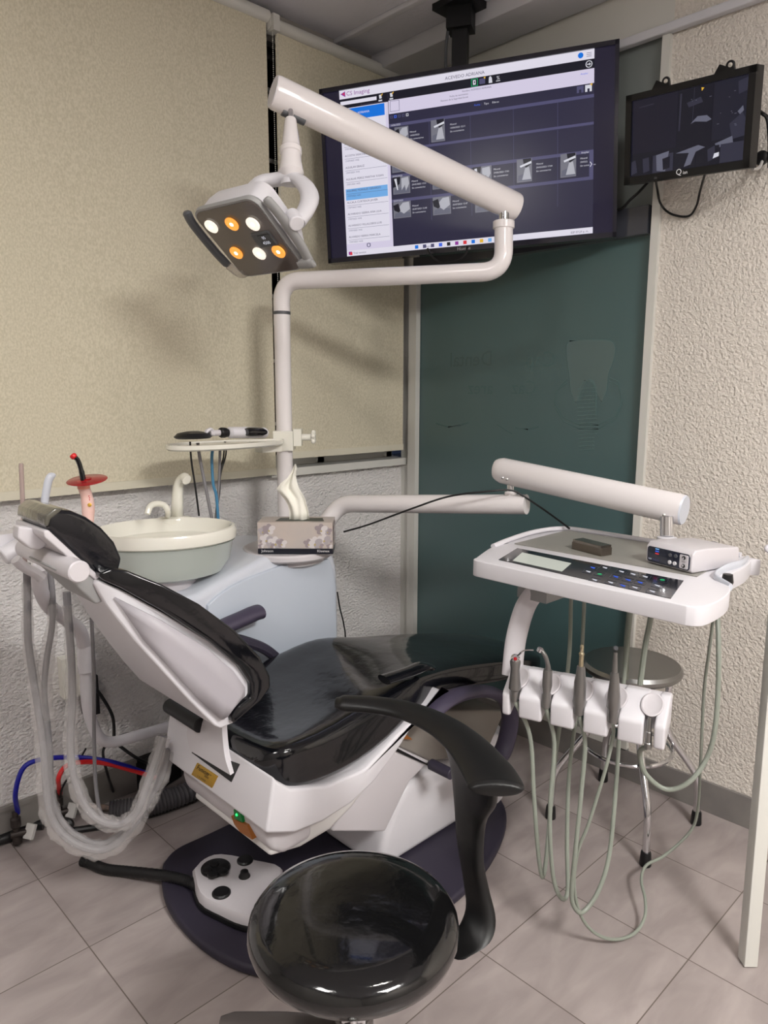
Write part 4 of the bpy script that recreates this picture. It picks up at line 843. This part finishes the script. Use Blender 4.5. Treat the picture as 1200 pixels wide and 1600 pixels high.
MB().prism([rq(*p, dx=.002) for p in [(361, 1275), (366, 1281), (386, 1289), (394, 1312), (375, 1300), (366, 1288)]], Vector((.02, 0, 0))).build('amber_switch', M_orsw, CH)
# seat and leg cushion: loft along x
secs = [(.990, .19, .60, .60, .575), (.992, .215, .655, .64, .560), (1.01, .245, .683, .655, .545), (1.06, .268, .687, .655, .535), (1.15, .274, .688, .655, .522), (1.28, .27, .702, .668, .518), (1.4, .268, .722, .69, .545),
        (1.5, .262, .735, .70, .59), (1.58, .25, .732, .705, .61), (1.68, .22, .705, .705, .605), (1.8, .215, .685, .69, .585), (2.0, .21, .645, .655, .545), (2.2, .20, .60, .615, .51), (2.33, .18, .565, .575, .495), (2.38, .13, .54, .545, .50)]
def ring(x, hw, ze, zc, zb, yc=YC):
    pts = []; N_ = 48; e = 5.5
    for k in range(N_):
        t = 2 * math.pi * k / N_; cs, sn_ = math.cos(t), math.sin(t)
        yy = hw * math.copysign(abs(cs) ** (2 / e), cs); s_ = math.copysign(abs(sn_) ** (2 / e), sn_)
        ff = abs(yy / hw)
        ztop = zc + (ze - zc) * ff ** 2; zm = (ztop + zb) / 2; zz = zm + (ztop - zb) / 2 * s_
        pts.append(Vector((x, yc + yy, zz)))
    return pts
b = MB(); b.loft([ring(*s) for s in secs]); b.build('seat_cushion', M_vinyl, CH, sub=1, ang=180)
b = MB(); b.tube(spline([on_y(1.44, 600, 1062), on_y(1.43, 640, 1049), on_y(1.43, 660, 1041), on_y(1.44, 668, 1042)]), [(.012, .03)] * 24 + [(.006, .012)], n=12, up=(0, 0, 1)); b.build('cushion_seam_fold', M_vinyl, CH)
# backrest: profile points with their own half widths
def bprof(pts): return [(on_y(YC - h, px, py), h) for px, py, h in pts]
def bsolid(pts, bev, sub=0):
    P = bprof(pts); b = MB()
    r1 = [Vector((p.x, YC - h, p.z)) for p, h in P]; r2 = [Vector((p.x, YC + h, p.z)) for p, h in P]
    v, f = b.loft([r1, r2]); b.bevel(v, f, bev, 5); return b
def hwf(px): 
    K = ((120, .085), (165, .10), (250, .155), (330, .20), (395, .22), (430, .222))
    for (a_, u), (c_, w) in zip(K, K[1:]):
        if px <= c_: return u + (w - u) * max(0, (px - a_) / (c_ - a_))
    return .222
shell = [(x, y, hwf(x)) for x, y in [(146, 912), (152, 905), (190, 921), (255, 957), (330, 1004), (375, 1042), (393, 1070), (396, 1088), (382, 1101), (372, 1112), (366, 1130), (345, 1139), (335, 1134), (297, 1096), (252, 1047), (210, 1001), (165, 945)]]
b = bsolid(shell, .012); BS = b.build('backrest_shell', M_white, CH)
# recessed side panel of the shell, painted darker for shade on upright faces
inner = [(x, y, hwf(x) + .002) for x, y in [(178, 932), (250, 968), (322, 1012), (362, 1047), (380, 1072), (380, 1085), (364, 1103), (353, 1118), (342, 1122), (306, 1088), (262, 1040), (222, 997)]]
P = bprof(inner)
b = MB(); rad = [Vector((p.x, YC - h, p.z)) for p, h in P]; top_, bot_ = rad[:6], rad[6:][::-1]
rows = []
for i in range(6):
    rows.append([top_[i].lerp(bot_[i], j / 3) + Vector((0, -.0045, 0)) for j in range(4)])
b.loft(rows, closed=False, cap=False); SPN = b.build('side_panel', mat('side_panel_shaded', (166, 162, 168), .42), BS); SPN.modifiers.new('thick', 'SOLIDIFY').thickness = .006
cush = [(x, y, hwf(x) + .018) for x, y in [(155, 897), (175, 888), (200, 892), (255, 914), (312, 944), (368, 985), (407, 1026), (423, 1056), (424, 1074), (408, 1096), (385, 1116), (366, 1132), (362, 1122), (374, 1104), (394, 1090), (394, 1070), (375, 1042), (328, 1002), (255, 955), (190, 919), (160, 906)]]
b = bsolid(cush, .022); b.build('backrest_cushion', M_vinyl, CH, ang=60)
# curved bracket plate from backrest down into the slot
pa_ = [on_y(YC + .15, 243, 1052), rp(282, 1120, .01), rp(301, 1172, .0)]
pts_l = [on_z(.70, 262, 1058), rp(296, 1119, .012), rp(299, 1150, .014), rp(303, 1172, .012)]
pts_r = [on_z(.70, 348, 1120), rp(353, 1142, .012), rp(358, 1180, .014), rp(366, 1210, .012)]
b = MB(); b.loft([[l, r_, r_ + Vector((.016, 0, .004)), l + Vector((.016, 0, .004))] for l, r_ in zip(spline(pts_l, 4), spline(pts_r, 4))]); b.build('backrest_bracket', M_lilac, CH)
MB().cyl((.975, YC + .06, .645), (.975, YC + .245  , .645), .022).build('recline_hinge', M_black, CH)
# headrest
HR = [(72, 826, .085), (74, 806, .085), (88, 796, .085), (112, 798, .085), (136, 808, .085), (160, 825, .085), (180, 847, .085), (192, 873, .085), (187, 892, .082), (174, 905, .08), (158, 901, .085), (120, 868, .085), (92, 842, .085)]
P = bprof(HR); b = MB(); v, f = b.loft([[Vector((p.x, YC - h, p.z)) for p, h in P], [Vector((p.x, YC - h * .2, p.z)) for p, h in P], [Vector((p.x, YC + h, p.z)) for p, h in P]]); b.bevel(v, f, .028, 5)
hc = b.build('headrest_cushion', mat('black_vinyl_headrest', (13, 14, 20), .16, coat=.4, bump=(22, .3, .006)), CH, ang=70); 
wr = [(70, 822, .088), (72, 805, .088), (86, 794, .088), (100, 795, .088), (92, 802, .088), (80, 811, .088), (76, 823, .088)]
b = bsolid([(x, y, h) for x, y, h in wr], .012); b.build('film_wrap', mat('olive_film', (84, 82, 74), .15, coat=.8, bump=(30, .5, .006)), hc)
hp = [(68, 830, .09), (76, 828, .09), (92, 843, .09), (120, 869, .09), (157, 901, .09), (151, 908, .09), (112, 876, .09), (84, 852, .09), (70, 840, .09)]
b = bsolid(hp, .004); b.build('headrest_plate', M_lilac, CH)
xz = on_y(1.54, 123, 893)
MB().cyl((xz.x, 1.535, xz.z), (xz.x, 1.87, xz.z), .024).build('headrest_hinge', M_lilac, CH)
b = MB(); a0 = Vector((xz.x, YC + .02, xz.z)); b.prism([Vector((xz.x - .03, 1.60, xz.z)) , Vector((xz.x + .0, 1.60, xz.z - .03)), on_y(1.60, 150, 945), on_y(1.6, 175, 935), Vector((xz.x + .03, 1.60, xz.z + .0))], (0, .17, 0), bev=.006); b.build('headrest_stem', M_grey, CH)
b = bsolid([(30, 822, .02), (62, 826, .02), (84, 846, .02), (62, 860, .02), (48, 858, .02), (28, 842, .02)], .006); b.build('hinge_bracket', M_lilac, CH)
# arm rests
fa = [on_y(1.975, 300, 1010), on_y(1.975, 345, 982), on_y(1.975, 380, 966), on_y(1.975, 398, 958), on_y(1.975, 410, 955)]
MB().tube(spline(fa), [(.024, .038)] * 30 + [(.020, .032), (.014, .02), (.008, .012)], n=16, up=(0, 0, 1)).build('armrest', M_plum, CH)
MB().tube(spline([on_y(1.96, 440, 1035), on_y(1.96, 415, 1015), on_y(1.97, 385, 1003), on_y(1.98, 340, 992)]), [(.018, .018)] * 25, n=10).build('armrest_bracket', M_plumd, CH)
ya = 1.40
lo_ = [(668, 1120), (690, 1100), (715, 1086), (745, 1080), (772, 1083), (790, 1097), (797, 1120), (793, 1150), (783, 1178), (765, 1198), (745, 1210), (722, 1220)]
MB().tube(spline([on_y(ya, *p) for p in lo_], 5), [(.034, .020)] * 56, n=16, up=(0, 1, 0)).build('armrest', M_plum, CH)
MB().cyl(on_y(1.38, 706, 1210), on_y(1.38, 706, 1210) + Vector((0, .09, 0)), .018).build('armrest_pivot', M_plumd, CH)

# ------------------------------------------------------------------ foot control
FC = thing('foot_control', (1.12, 1.78, .034), 'pale grey foot control with black buttons on the dark floor plate', 'foot control')
fo = [on_z(.075, *p) for p in [(302, 1362), (318, 1346), (345, 1338), (400, 1348), (440, 1360), (430, 1395), (418, 1405), (412, 1436), (378, 1434), (345, 1420), (312, 1400)]]
fo = spline(fo + [fo[0]], 3)[:-1]; zc_ = sum((p for p in fo), Vector()) / len(fo)
def sc(ps, s, z): return [Vector((zc_.x + (p.x - zc_.x) * s, zc_.y + (p.y - zc_.y) * s, z)) for p in ps]
MB().loft([sc(fo, 1.06, .036), sc(fo, 1.08, .042), sc(fo, 1.06, .052), sc(fo, 1.0, .055)]).build('rubber_skirt', M_black, FC)
MB().loft([sc(fo, 1.02, .05), sc(fo, 1.02, .075), sc(fo, .97, .086), sc(fo, .9, .088)]).build('casing', M_lilac, FC)
for (px, py, r) in ((337, 1358, .046), (346, 1397, .028), (383, 1346, .026)):
    MB().lathe([(r, 0), (r, .006), (r * .85, .01), (0, .011)], on_z(.086, px, py)).build('button', M_black, FC)
MB().lathe([(.019, 0), (.017, .006), (.013, .012), (.012, .02), (.006, .023)], on_z(.086, 382, 1370)).build('joystick', M_black, FC)
for k in range(5):
    a = 2 * math.pi * k / 5; c = on_z(.098, 338, 1358) + Vector((math.cos(a) * .028, math.sin(a) * .028, -.002)); MB().lathe([(.017, 0), (.015, .006), (0, .008)], c, n=14).build('dial_lobe', M_black, FC)
hp_ = [on_z(.06, 310, 1385), on_z(.05, 290, 1376), on_z(.045, 255, 1368), on_z(.02, 200, 1362), on_z(.016, 165, 1358), on_z(.016, 140, 1348), on_z(.016, 128, 1345), on_z(.016, 135, 1362), on_z(.016, 165, 1366)]
MB().tube(spline(hp_[:7], 14), [.0165 + (.0015 if i % 2 else 0) for i in range(85)], n=12).build('ribbed_hose', M_black, FC)

# ------------------------------------------------------------------ operator stool (foreground)
SX, SY, SZ = .83, .935, .60
OS = thing('operator_stool', (SX, SY, 0), 'round black film-wrapped operator stool with curved arm support in the foreground', 'stool')
MB().lathe([(0, -.082), (.10, -.082), (.15, -.078), (.180, -.068), (.197, -.050), (.203, -.032), (.200, -.016), (.191, -.004), (.176, .003), (.14, .006), (.08, .007), (0, .008)], (SX, SY, SZ), n=72).build('seat', M_vinylr, OS)
b = MB(); MB().lathe([(.12, 0), (.12, .012)], (SX, SY, SZ - .094)).build('seat_plate', M_black, OS)
b = MB(); n_ = 48; rings = []
for z in (.12, SZ - .09): rings.append([Vector((SX + (.030 + .0025 * math.cos(k * math.pi * 2 / 6)) * math.cos(2 * math.pi * k / n_), SY + (.030 + .0025 * math.cos(k * math.pi * 2 / 6)) * math.sin(2 * math.pi * k / n_), z)) for k in range(n_)])
b.loft(rings); b.build('column', M_chrome, OS)
MB().lathe([(.04, .07), (.045, .08), (.045, .12), (.035, .14)], (SX, SY, 0)).build('hub', M_chrome, OS)
for k in range(5):
    a = math.radians(82 + 72 * k); dv = Vector((math.cos(a), math.sin(a), 0)); w = Vector((-dv.y, dv.x, 0)); c = Vector((SX, SY, .1))
    lg = MB(); lg.tube([c, c + dv * .12 + Vector((0, 0, .0)), c + dv * .29 + Vector((0, 0, -.02)), c + dv * .325 + Vector((0, 0, -.024))], [(.022, .025), (.02, .024), (.014, .024), (.006, .016)], n=14, up=(0, 0, 1)).build('leg', M_steel, OS)
    e = c + dv * .30; cs = MB().cyl(Vector((e.x, e.y, .026)) - w * .022, Vector((e.x, e.y, .026)) - w * .006, .025, n=20).cyl(Vector((e.x, e.y, .026)) + w * .006, Vector((e.x, e.y, .026)) + w * .022, .025, n=20).cyl(Vector((e.x, e.y, .04)), Vector((e.x, e.y, .075)), .008)
    cs.build('caster', M_black, OS)
dv = Vector((-.7176, .6965, 0)); c = Vector((SX, SY, .352))
MB().tube([c, c + dv * .06, c + dv * .14, c + dv * .24, c + dv * .265], [(.008, .014), (.009, .018), (.011, .024), (.011, .024), (.007, .014)], n=16, up=(0, 0, 1)).cyl(c - Vector((0, 0, .03)), c + Vector((0, 0, .02)), .038).build('foot_rest', mat('foot_rest_grey', (112, 106, 104), .4, metal=.5), OS)
# arm pad: arc around the seat
ap = [on_z(.885, *p) for p in [(523, 1098), (545, 1099), (590, 1102), (640, 1112), (690, 1134), (727, 1162), (755, 1195), (772, 1222), (776, 1236)]]
N2 = 8 * 5 + 1
ap = spline(ap, 5)
rr = []
for i in range(len(ap)):
    t = i / (len(ap) - 1); w = .026 + .026 * min(1, t * 1.25) ** 1.3; h = .016
    if t < .06: w *= .5 + t / .12; h *= .7
    if t > .97: w *= .9; h *= .8
    rr.append((h, w))
b = MB(); b.tube(ap, rr, n=20, up=(0, 0, 1)); b.build('arm_pad', M_satin, OS, sub=1, ang=180)
fl = [on_z(.872, *p) for p in [(640, 1122), (690, 1146), (718, 1172), (735, 1200), (742, 1215)]]
sp_ = [(on_z(.865, 688, 1140), on_z(.865, 775, 1232)), (on_z(.80, 705, 1185), on_z(.80, 772, 1262)), (on_z(.72, 712, 1240), on_z(.72, 756, 1290)), (on_z(.64, 718, 1310), on_z(.64, 752, 1350)), (on_z(.58, 728, 1368), on_z(.58, 760, 1395)), (on_z(.53, 732, 1418), on_z(.53, 770, 1440)), (on_z(.50, 715, 1455), on_z(.50, 760, 1475)), (on_z(.49, 690, 1470), on_z(.49, 722, 1500))]
Lp, Rp = spline([a for a, _ in sp_], 5), spline([c for _, c in sp_], 5); b = MB(); rings = []
for l, r_ in zip(Lp, Rp):
    c = (l + r_) / 2; hw = (r_ - l) / 2; nrm = (c - Vector((SX, SY, c.z))).normalized(); u = hw.normalized(); rg = []
    for k in range(16):
        t = 2 * math.pi * k / 16; rg.append(c + hw * math.copysign(abs(math.cos(t)) ** .6, math.cos(t)) + nrm * .014 * math.copysign(abs(math.sin(t)) ** .6, math.sin(t)))
    rings.append(rg)
b.loft(rings); b.build('arm_upright', M_satin, OS, ang=70)

# ------------------------------------------------------------------ steel stool
GX, GY, GZ = 2.376, 1.164, .615
ST = thing('steel_stool', (GX, GY, 0), 'low round chrome stool with four bent legs and black rubber feet by the right wall', 'stool')
MB().lathe([(0, .0), (.145, .0), (.163, .004), (.172, -.008), (.172, -.02), (.165, -.028), (.15, -.03), (0, -.03)], (GX, GY, GZ), n=48).build('seat', M_steel, ST)
fts = [(2.193, 1.358), (2.574, 1.355), (2.188, .981), (2.55, .963)]
for x, y in fts:
    dv = Vector((x - GX, y - GY, 0)); dl = dv.length; dv.normalize(); c = Vector((GX, GY, 0))
    path = bent([c + dv * .09 + Vector((0, 0, GZ - .035)), c + dv * .135 + Vector((0, 0, GZ - .06)), c + dv * .135 + Vector((0, 0, .36)), c + dv * (dl - .005) + Vector((0, 0, .19)), c + dv * dl + Vector((0, 0, .03))], .05, 6)
    l = MB().tube(path, .0125, n=14).build('leg', M_chrome, ST)
    MB().lathe([(.019, 0), (.020, .004), (.017, .045), (.015, .05)], (x, y, .002), n=18).build('rubber_foot', M_black, l)
rg = [Vector((GX + .155 * math.cos(2 * math.pi * k / 48), GY + .155 * math.sin(2 * math.pi * k / 48), .30)) for k in range(49)]
MB().tube(rg, .0075, n=10, cap=False).build('foot_ring', M_chrome, ST)

# ------------------------------------------------------------------ assistant arm, suction hoses and curing light
AA = thing('assistant_arm', (.95, 2.3, .4), 'pale grey pipe arm with instrument rests behind the headrest', 'assistant arm')
y2 = 2.22
pipe = [on_y(2.34, 300, 1125), on_y(2.30, 158, 1166), on_y(2.28, 136, 1110), on_y(2.27, 132, 1010)]
MB().tube(bent(pipe, .07, 8), .019, n=16).build('pipe', M_white, AA)
MB().cyl(on_y(2.27, 133, 1050), on_y(2.27, 132, 1008), .024).build('pipe_sleeve', M_white, AA)
MB().tube(spline([on_y(2.27, 132, 1012), on_y(2.25, 124, 985), on_y(2.22, 100, 965), on_y(2.18, 75, 945), on_y(2.14, 62, 915), on_y(2.1, 62, 885)]), .021, n=14).build('pipe_elbow', M_lilac, AA)
MB().cyl(on_y(2.12, 4, 870), on_y(2.12, 40, 850), .026).build('holder_barrel', M_white, AA)
MB().box(on_y(2.16, 14, 848), (.10, .05, .06), bev=.012).build('holder_block', M_white, AA)
MB().tube(spline([on_y(2.04, 24, 874), on_y(2.04, 38, 886), on_y(2.04, 56, 896), on_y(2.04, 66, 904)]), [(.014, .02)] * 24 + [(.008, .012)], n=12).build('rest_paddle', M_lilac, AA)
def suction(name, pts, D, r, slv, slr, label):
    t = thing(name, dep(D[0], *pts[0]), label, 'suction hose')
    P_ = spline([dep(d_, *p) for d_, p in zip(D, pts)], 8)
    MB().tube(P_, r, n=10).build('hose', M_hose2, t)
    a, c = slv; Q = P_[a:c if c else None]
    rr = [(slr[0] + (slr[1] - slr[0]) * min(1, i / (len(Q) * .45))) * (1 + .10 * math.sin(i * .9) + .05 * math.sin(i * 2.3)) for i in range(len(Q))]
    MB().tube(Q, rr, n=14, flat=.7, cap=False).build('plastic_sleeve', M_sleeve, t)
DA = lambda n, a=2.13, b_=2.13: [a + (b_ - a) * i / (n - 1) for i in range(n)]
A_ = [(42, 880), (43, 940), (44, 1000), (52, 1060), (60, 1110), (68, 1170), (72, 1230), (80, 1275), (100, 1305), (135, 1325), (170, 1325), (205, 1295), (232, 1250), (252, 1210), (262, 1170)]
suction('suction_hose', A_, DA(15, 2.1, 2.2), .011, (4, None), (.014, .029), 'wide sleeved suction hose making the outermost drooping loop at far left')
B_ = [(76, 880), (82, 930), (81, 980), (73, 1030), (69, 1080), (74, 1130), (78, 1180), (80, 1235), (92, 1275), (120, 1305), (160, 1318), (200, 1290), (240, 1225)]
suction('suction_hose', B_, DA(13, 2.12, 2.2), .009, (10, 40), (.012, .024), 'sleeved suction hose crossing inside the outermost loop')
C_ = [(104, 925), (108, 980), (112, 1040), (113, 1100), (110, 1150), (113, 1200), (126, 1245), (150, 1278), (185, 1288), (212, 1270), (228, 1230), (243, 1190), (256, 1150)]
suction('suction_hose', C_, DA(13, 2.05, 2.15), .011, (3, None), (.015, .023), 'sleeved suction hose making the inner drooping loop')
cable('saliva_tube', [on_y(2.12, 143, 965), on_y(2.12, 147, 1060), on_y(2.12, 147, 1150), on_y(2.12, 150, 1230), on_y(2.12, 160, 1275), on_y(2.12, 185, 1290)], .006, M_hose2, 'thin grey tube hanging straight between the sleeved loops and the backrest', 'tube')
tag(MB().tube([on_y(2.05, 39, 880), on_y(2.05, 36, 800), on_y(2.05, 33, 726), on_y(2.05, 33, 724)], [.006, .006, .006, .005], n=12).build('suction_tip', mat('rose_clear', (190, 170, 165), .15, trans=.4)), 'thin clear upright suction rod at far left above the headrest', 'suction tip')
tag(MB().tube(spline([on_y(2.1, 68, 800), on_y(2.1, 72, 770), on_y(2.1, 77, 748), on_y(2.1, 86, 741)]), [(.011, .009)] * 20 + [(.010, .007), (.009, .006), (.008, .006), (.006, .005), (.004, .004)], n=12).build('suction_wand', M_pearl), 'pale grey blade-shaped suction wand sticking up behind the headrest', 'suction wand')
CL = thing('curing_light', on_y(2.0, 136, 830), 'pink and white curing light with red shield behind the headrest', 'curing light')
MB().tube(spline([on_y(2.0, 136, 830), on_y(2.0, 138, 800), on_y(2.0, 136, 778), on_y(2.0, 131, 762), on_y(2.0, 130, 757)]), [.016] * 8 + [.017] * 8 + [.0155] * 9 + [.013] * 6 + [.012] * 2, n=18).build('body', mat('curing_body', (232, 205, 205), .3, vary=((238, 190, 170), 5, (1, 1, 1))), CL)
MB().cyl(on_y(2.0, 131, 764), on_y(2.0, 130, 752), .0165).build('collar', M_orange, CL)
MB().lathe([(.052, -.0012), (.054, 0), (.052, .0012), (.012, .003), (.012, .006)], on_y(2.0, 136, 750), (-.15, -.12, 1), n=36).build('shield', M_redcl, CL)
MB().tube(spline([on_y(2.0, 130, 750), on_y(2.0, 127, 735), on_y(2.0, 122, 720), on_y(2.0, 117, 714)]), [.0075] * 8 + [.0065] * 17, n=12).build('light_guide', M_bgloss, CL)
MB().lathe([(.006, -.006), (.009, -.003), (.009, .004), (.006, .007)], on_y(2.0, 115, 713), (-.5, .3, .7), n=14).build('guide_tip', M_red, CL)
for (px, py, r, m) in ((139, 775, .0016, M_red), (140, 778, .0016, M_red), (140, 781, .0016, M_red), (140, 789, .0055, M_brass)):
    q = on_y(1.983, px, py); MB().lathe([(r, 0), (r, .0015), (r * .5, .002)], q, (EYE - q), n=12).build('button', m, CL)

# ------------------------------------------------------------------ wall outlet, cables, valves at floor left
OB = thing('outlet_box', (.925, YL, .54), 'cream wall outlet box behind the sleeved hoses', 'outlet')
ob = [on_y(YL - .03, *p) for p in [(94, 1030), (94, 1093)]]; zt_, zb2 = ob[0].z, ob[1].z
MB().box(((ob[0].x + .055), YL - .022, (zt_ + zb2) / 2), (.11, .044, zt_ - zb2), bev=.004).build('cover', M_cream, OB)
tag(MB().box(on_y(YL - .03, 140, 1085), (.05, .05, .15), bev=.008).build('power_adapter', M_black), 'black power adapter plugged in beside the cream outlet box', 'power adapter')
cable('power_cable', [on_y(2.57, 145, 1070), on_y(2.56, 160, 1090), on_y(2.56, 176, 1120), on_y(2.55, 178, 1152), on_y(2.5, 176, 1160)], .006, M_black, 'thick black cable dropping from the power adapter')
cable('power_cable', [on_y(2.56, 250, 1148), on_y(2.52, 200, 1146), on_y(2.5, 172, 1160), on_y(2.5, 161, 1175), on_y(2.45, 168, 1210), on_z(.01, 178, 1240)], .005, M_black, 'black cable bending down behind the low pipe to the floor')
cable('power_cable', [on_y(2.56, 134, 1170), on_y(2.5, 120, 1195), on_y(2.5, 98, 1230), on_z(.01, 92, 1262)], .0035, M_black, 'thin black cable slanting down left of the red tube')
cable('power_cable', [on_z(.05, 255, 1150), on_z(.05, 215, 1185), on_z(.02, 170, 1210), on_z(.02, 125, 1216), on_z(.02, 95, 1240)], .0035, M_black, 'thin black cable lying across the floor behind the red tube')
cable('power_cable', [on_y(2.56, 186, 1165), on_y(2.5, 215, 1185), on_z(.06, 250, 1200)], .006, M_black, 'short thick black cable under the low pipe near the chair')
cable('water_tube', [on_z(.12, 28, 1270), on_y(2.50, 24, 1240), on_y(2.5, 34, 1204), on_y(2.5, 52, 1190), on_y(2.5, 85, 1184), on_y(2.48, 130, 1184), on_y(2.44, 180, 1192), on_y(2.40, 240, 1212)], .0085, M_blue, 'blue water tube arching from the left floor valve toward the chair', 'tube')
cable('water_tube', [on_z(.12, 94, 1240), on_y(2.46, 91, 1218), on_y(2.46, 102, 1198), on_y(2.46, 125, 1191), on_y(2.45, 160, 1192), on_y(2.42, 205, 1203), on_y(2.38, 252, 1218)], .0085, M_red, 'red water tube arching from the right floor valve toward the chair', 'tube')
cable('water_tube', [on_z(.05, 45, 1262), on_z(.05, 58, 1245), on_z(.06, 60, 1228)], .008, M_blue, 'short blue tube stub right of the left floor valve', 'tube')
M_braid = mat('braided_hose', (140, 118, 105), .3, vary=((100, 92, 88), 90, (1, 1, 3)))
cable('braided_hose', [on_z(.03, -20, 1240), on_z(.10, 10, 1232), on_z(.10, 40, 1232), on_z(.08, 64, 1250), on_z(.05, 70, 1262)], .013, M_braid, 'clear braided hose curling behind the left floor valve', 'hose')
cable('braided_hose', [on_z(.02, 105, 1260), on_z(.02, 130, 1258), on_z(.02, 175, 1262), on_z(.02, 215, 1258)], .011, M_braid, 'clear braided hose lying before the ribbed grey drain hose', 'hose')
b = MB(); P_ = spline([on_z(.045, 172, 1268), on_z(.045, 215, 1262), on_z(.045, 255, 1252), on_z(.045, 300, 1235), on_z(.045, 360, 1205)], 24)
tag(b.tube(P_, [.036 + .004 * (i % 3 == 0) for i in range(len(P_))], n=18).build('drain_hose', mat('ribbed_grey', (74, 72, 76), .5)), 'thick ribbed dark grey drain hose on the floor beside the chair', 'hose')
tag(MB().tube([on_z(.012, 100, 1300), on_z(.012, 200, 1285), on_z(.012, 300, 1250)], .012, n=10).build('floor_rod', M_black), 'dark rod on the floor in front of the ribbed drain hose', 'rod')
tag(MB().box(on_z(.07, 243, 1198), (.16, .12, .13), Matrix.Rotation(.3, 3, 'Z'), bev=.015).build('transformer_box', M_black), 'black transformer box on the floor behind the chair', 'power supply')
def valve(px, py, s, label):
    t = thing('water_valve', on_z(.01, px, py), label, 'valve'); o = on_z(.0, px, py); vm = mat('dark_brass_valve', (62, 56, 54), .35, metal=.6)
    MB().lathe([(.016, .0), (.016, .02), (.012, .03), (.012, .06), (.017, .065), (.017, .095), (.010, .10), (.010, .12)], o + Vector((0, 0, .012)), n=16).build('stem', vm, t)
    MB().cyl(o + Vector((-.02 * s, .0, .05)), o + Vector((.045 * s, -.02, .05)), .012).build('side_port', vm, t)
    MB().box(o + Vector((.035, -.03, .055)), (.012, .035, .05), Matrix.Rotation(.5, 3, 'Z') @ Matrix.Rotation(.5, 3, 'Y'), bev=.002).build('tag', M_tag, t)
valve(28, 1322, 1, 'dark water valve at far left under the blue tube'); valve(94, 1288, 1, 'dark water valve under the end of the red tube')
tag(MB().tube(spline([on_z(.02, -30, 1322), on_z(.02, 20, 1305), on_z(.02, 50, 1290), on_z(.02, 68, 1288)]), .019, n=12).build('floor_pipe', M_black), 'short black pipe along the floor at far left', 'pipe')
b = MB().lathe([(.01, -.01), (.02, -.004), (.02, .008), (.012, .014)], on_z(.03, 107, 1288), (-.7, -.7, .2)); tag(b.build('pipe_plug', M_black), 'round black plug on the floor right of the red tube valve', 'plug')

# ------------------------------------------------------------------ white metal frame at right edge
q0, q1 = Vector((1.985, .60, 0)), Vector((2.0, .566, 0))
WF = thing('white_metal_frame', (1.99, .585, 0), 'white square-tube metal stand leg cut off by the right edge', 'metal stand')
q0 = on_z(.004, 1159, 1500); zt_ = on_x(q0.x, 1200, 1060).z
top = dep(2.02, 1212, 900)
b = MB(); a = on_z(0.004, 1168, 1503); up_ = dep(2.03, 1224, 860) ; dr = up_ - a
w1_ = Vector((.7176, -.6965, 0)) * .0185; d1_ = Vector((.69, .71, 0)) * .02
b.prism([a - w1_ - d1_, a + w1_ - d1_, a + w1_ + d1_, a - w1_ + d1_], dr, bev=.002); b.build('leg', M_trim, WF)
MB().lathe([(.006, 0), (.006, .001), (.0, .002)], dep(2.13, 1169, 1476), (EYE - dep(2.1, 1169, 1476)), n=14).build('bolt_hole', M_black, WF)
MB().tube(bent([dep(2.1, 1230, 845), dep(2.1, 1193, 857), dep(2.1, 1230, 872)], .02, 6), .008, n=12).build('handle', M_white, WF)
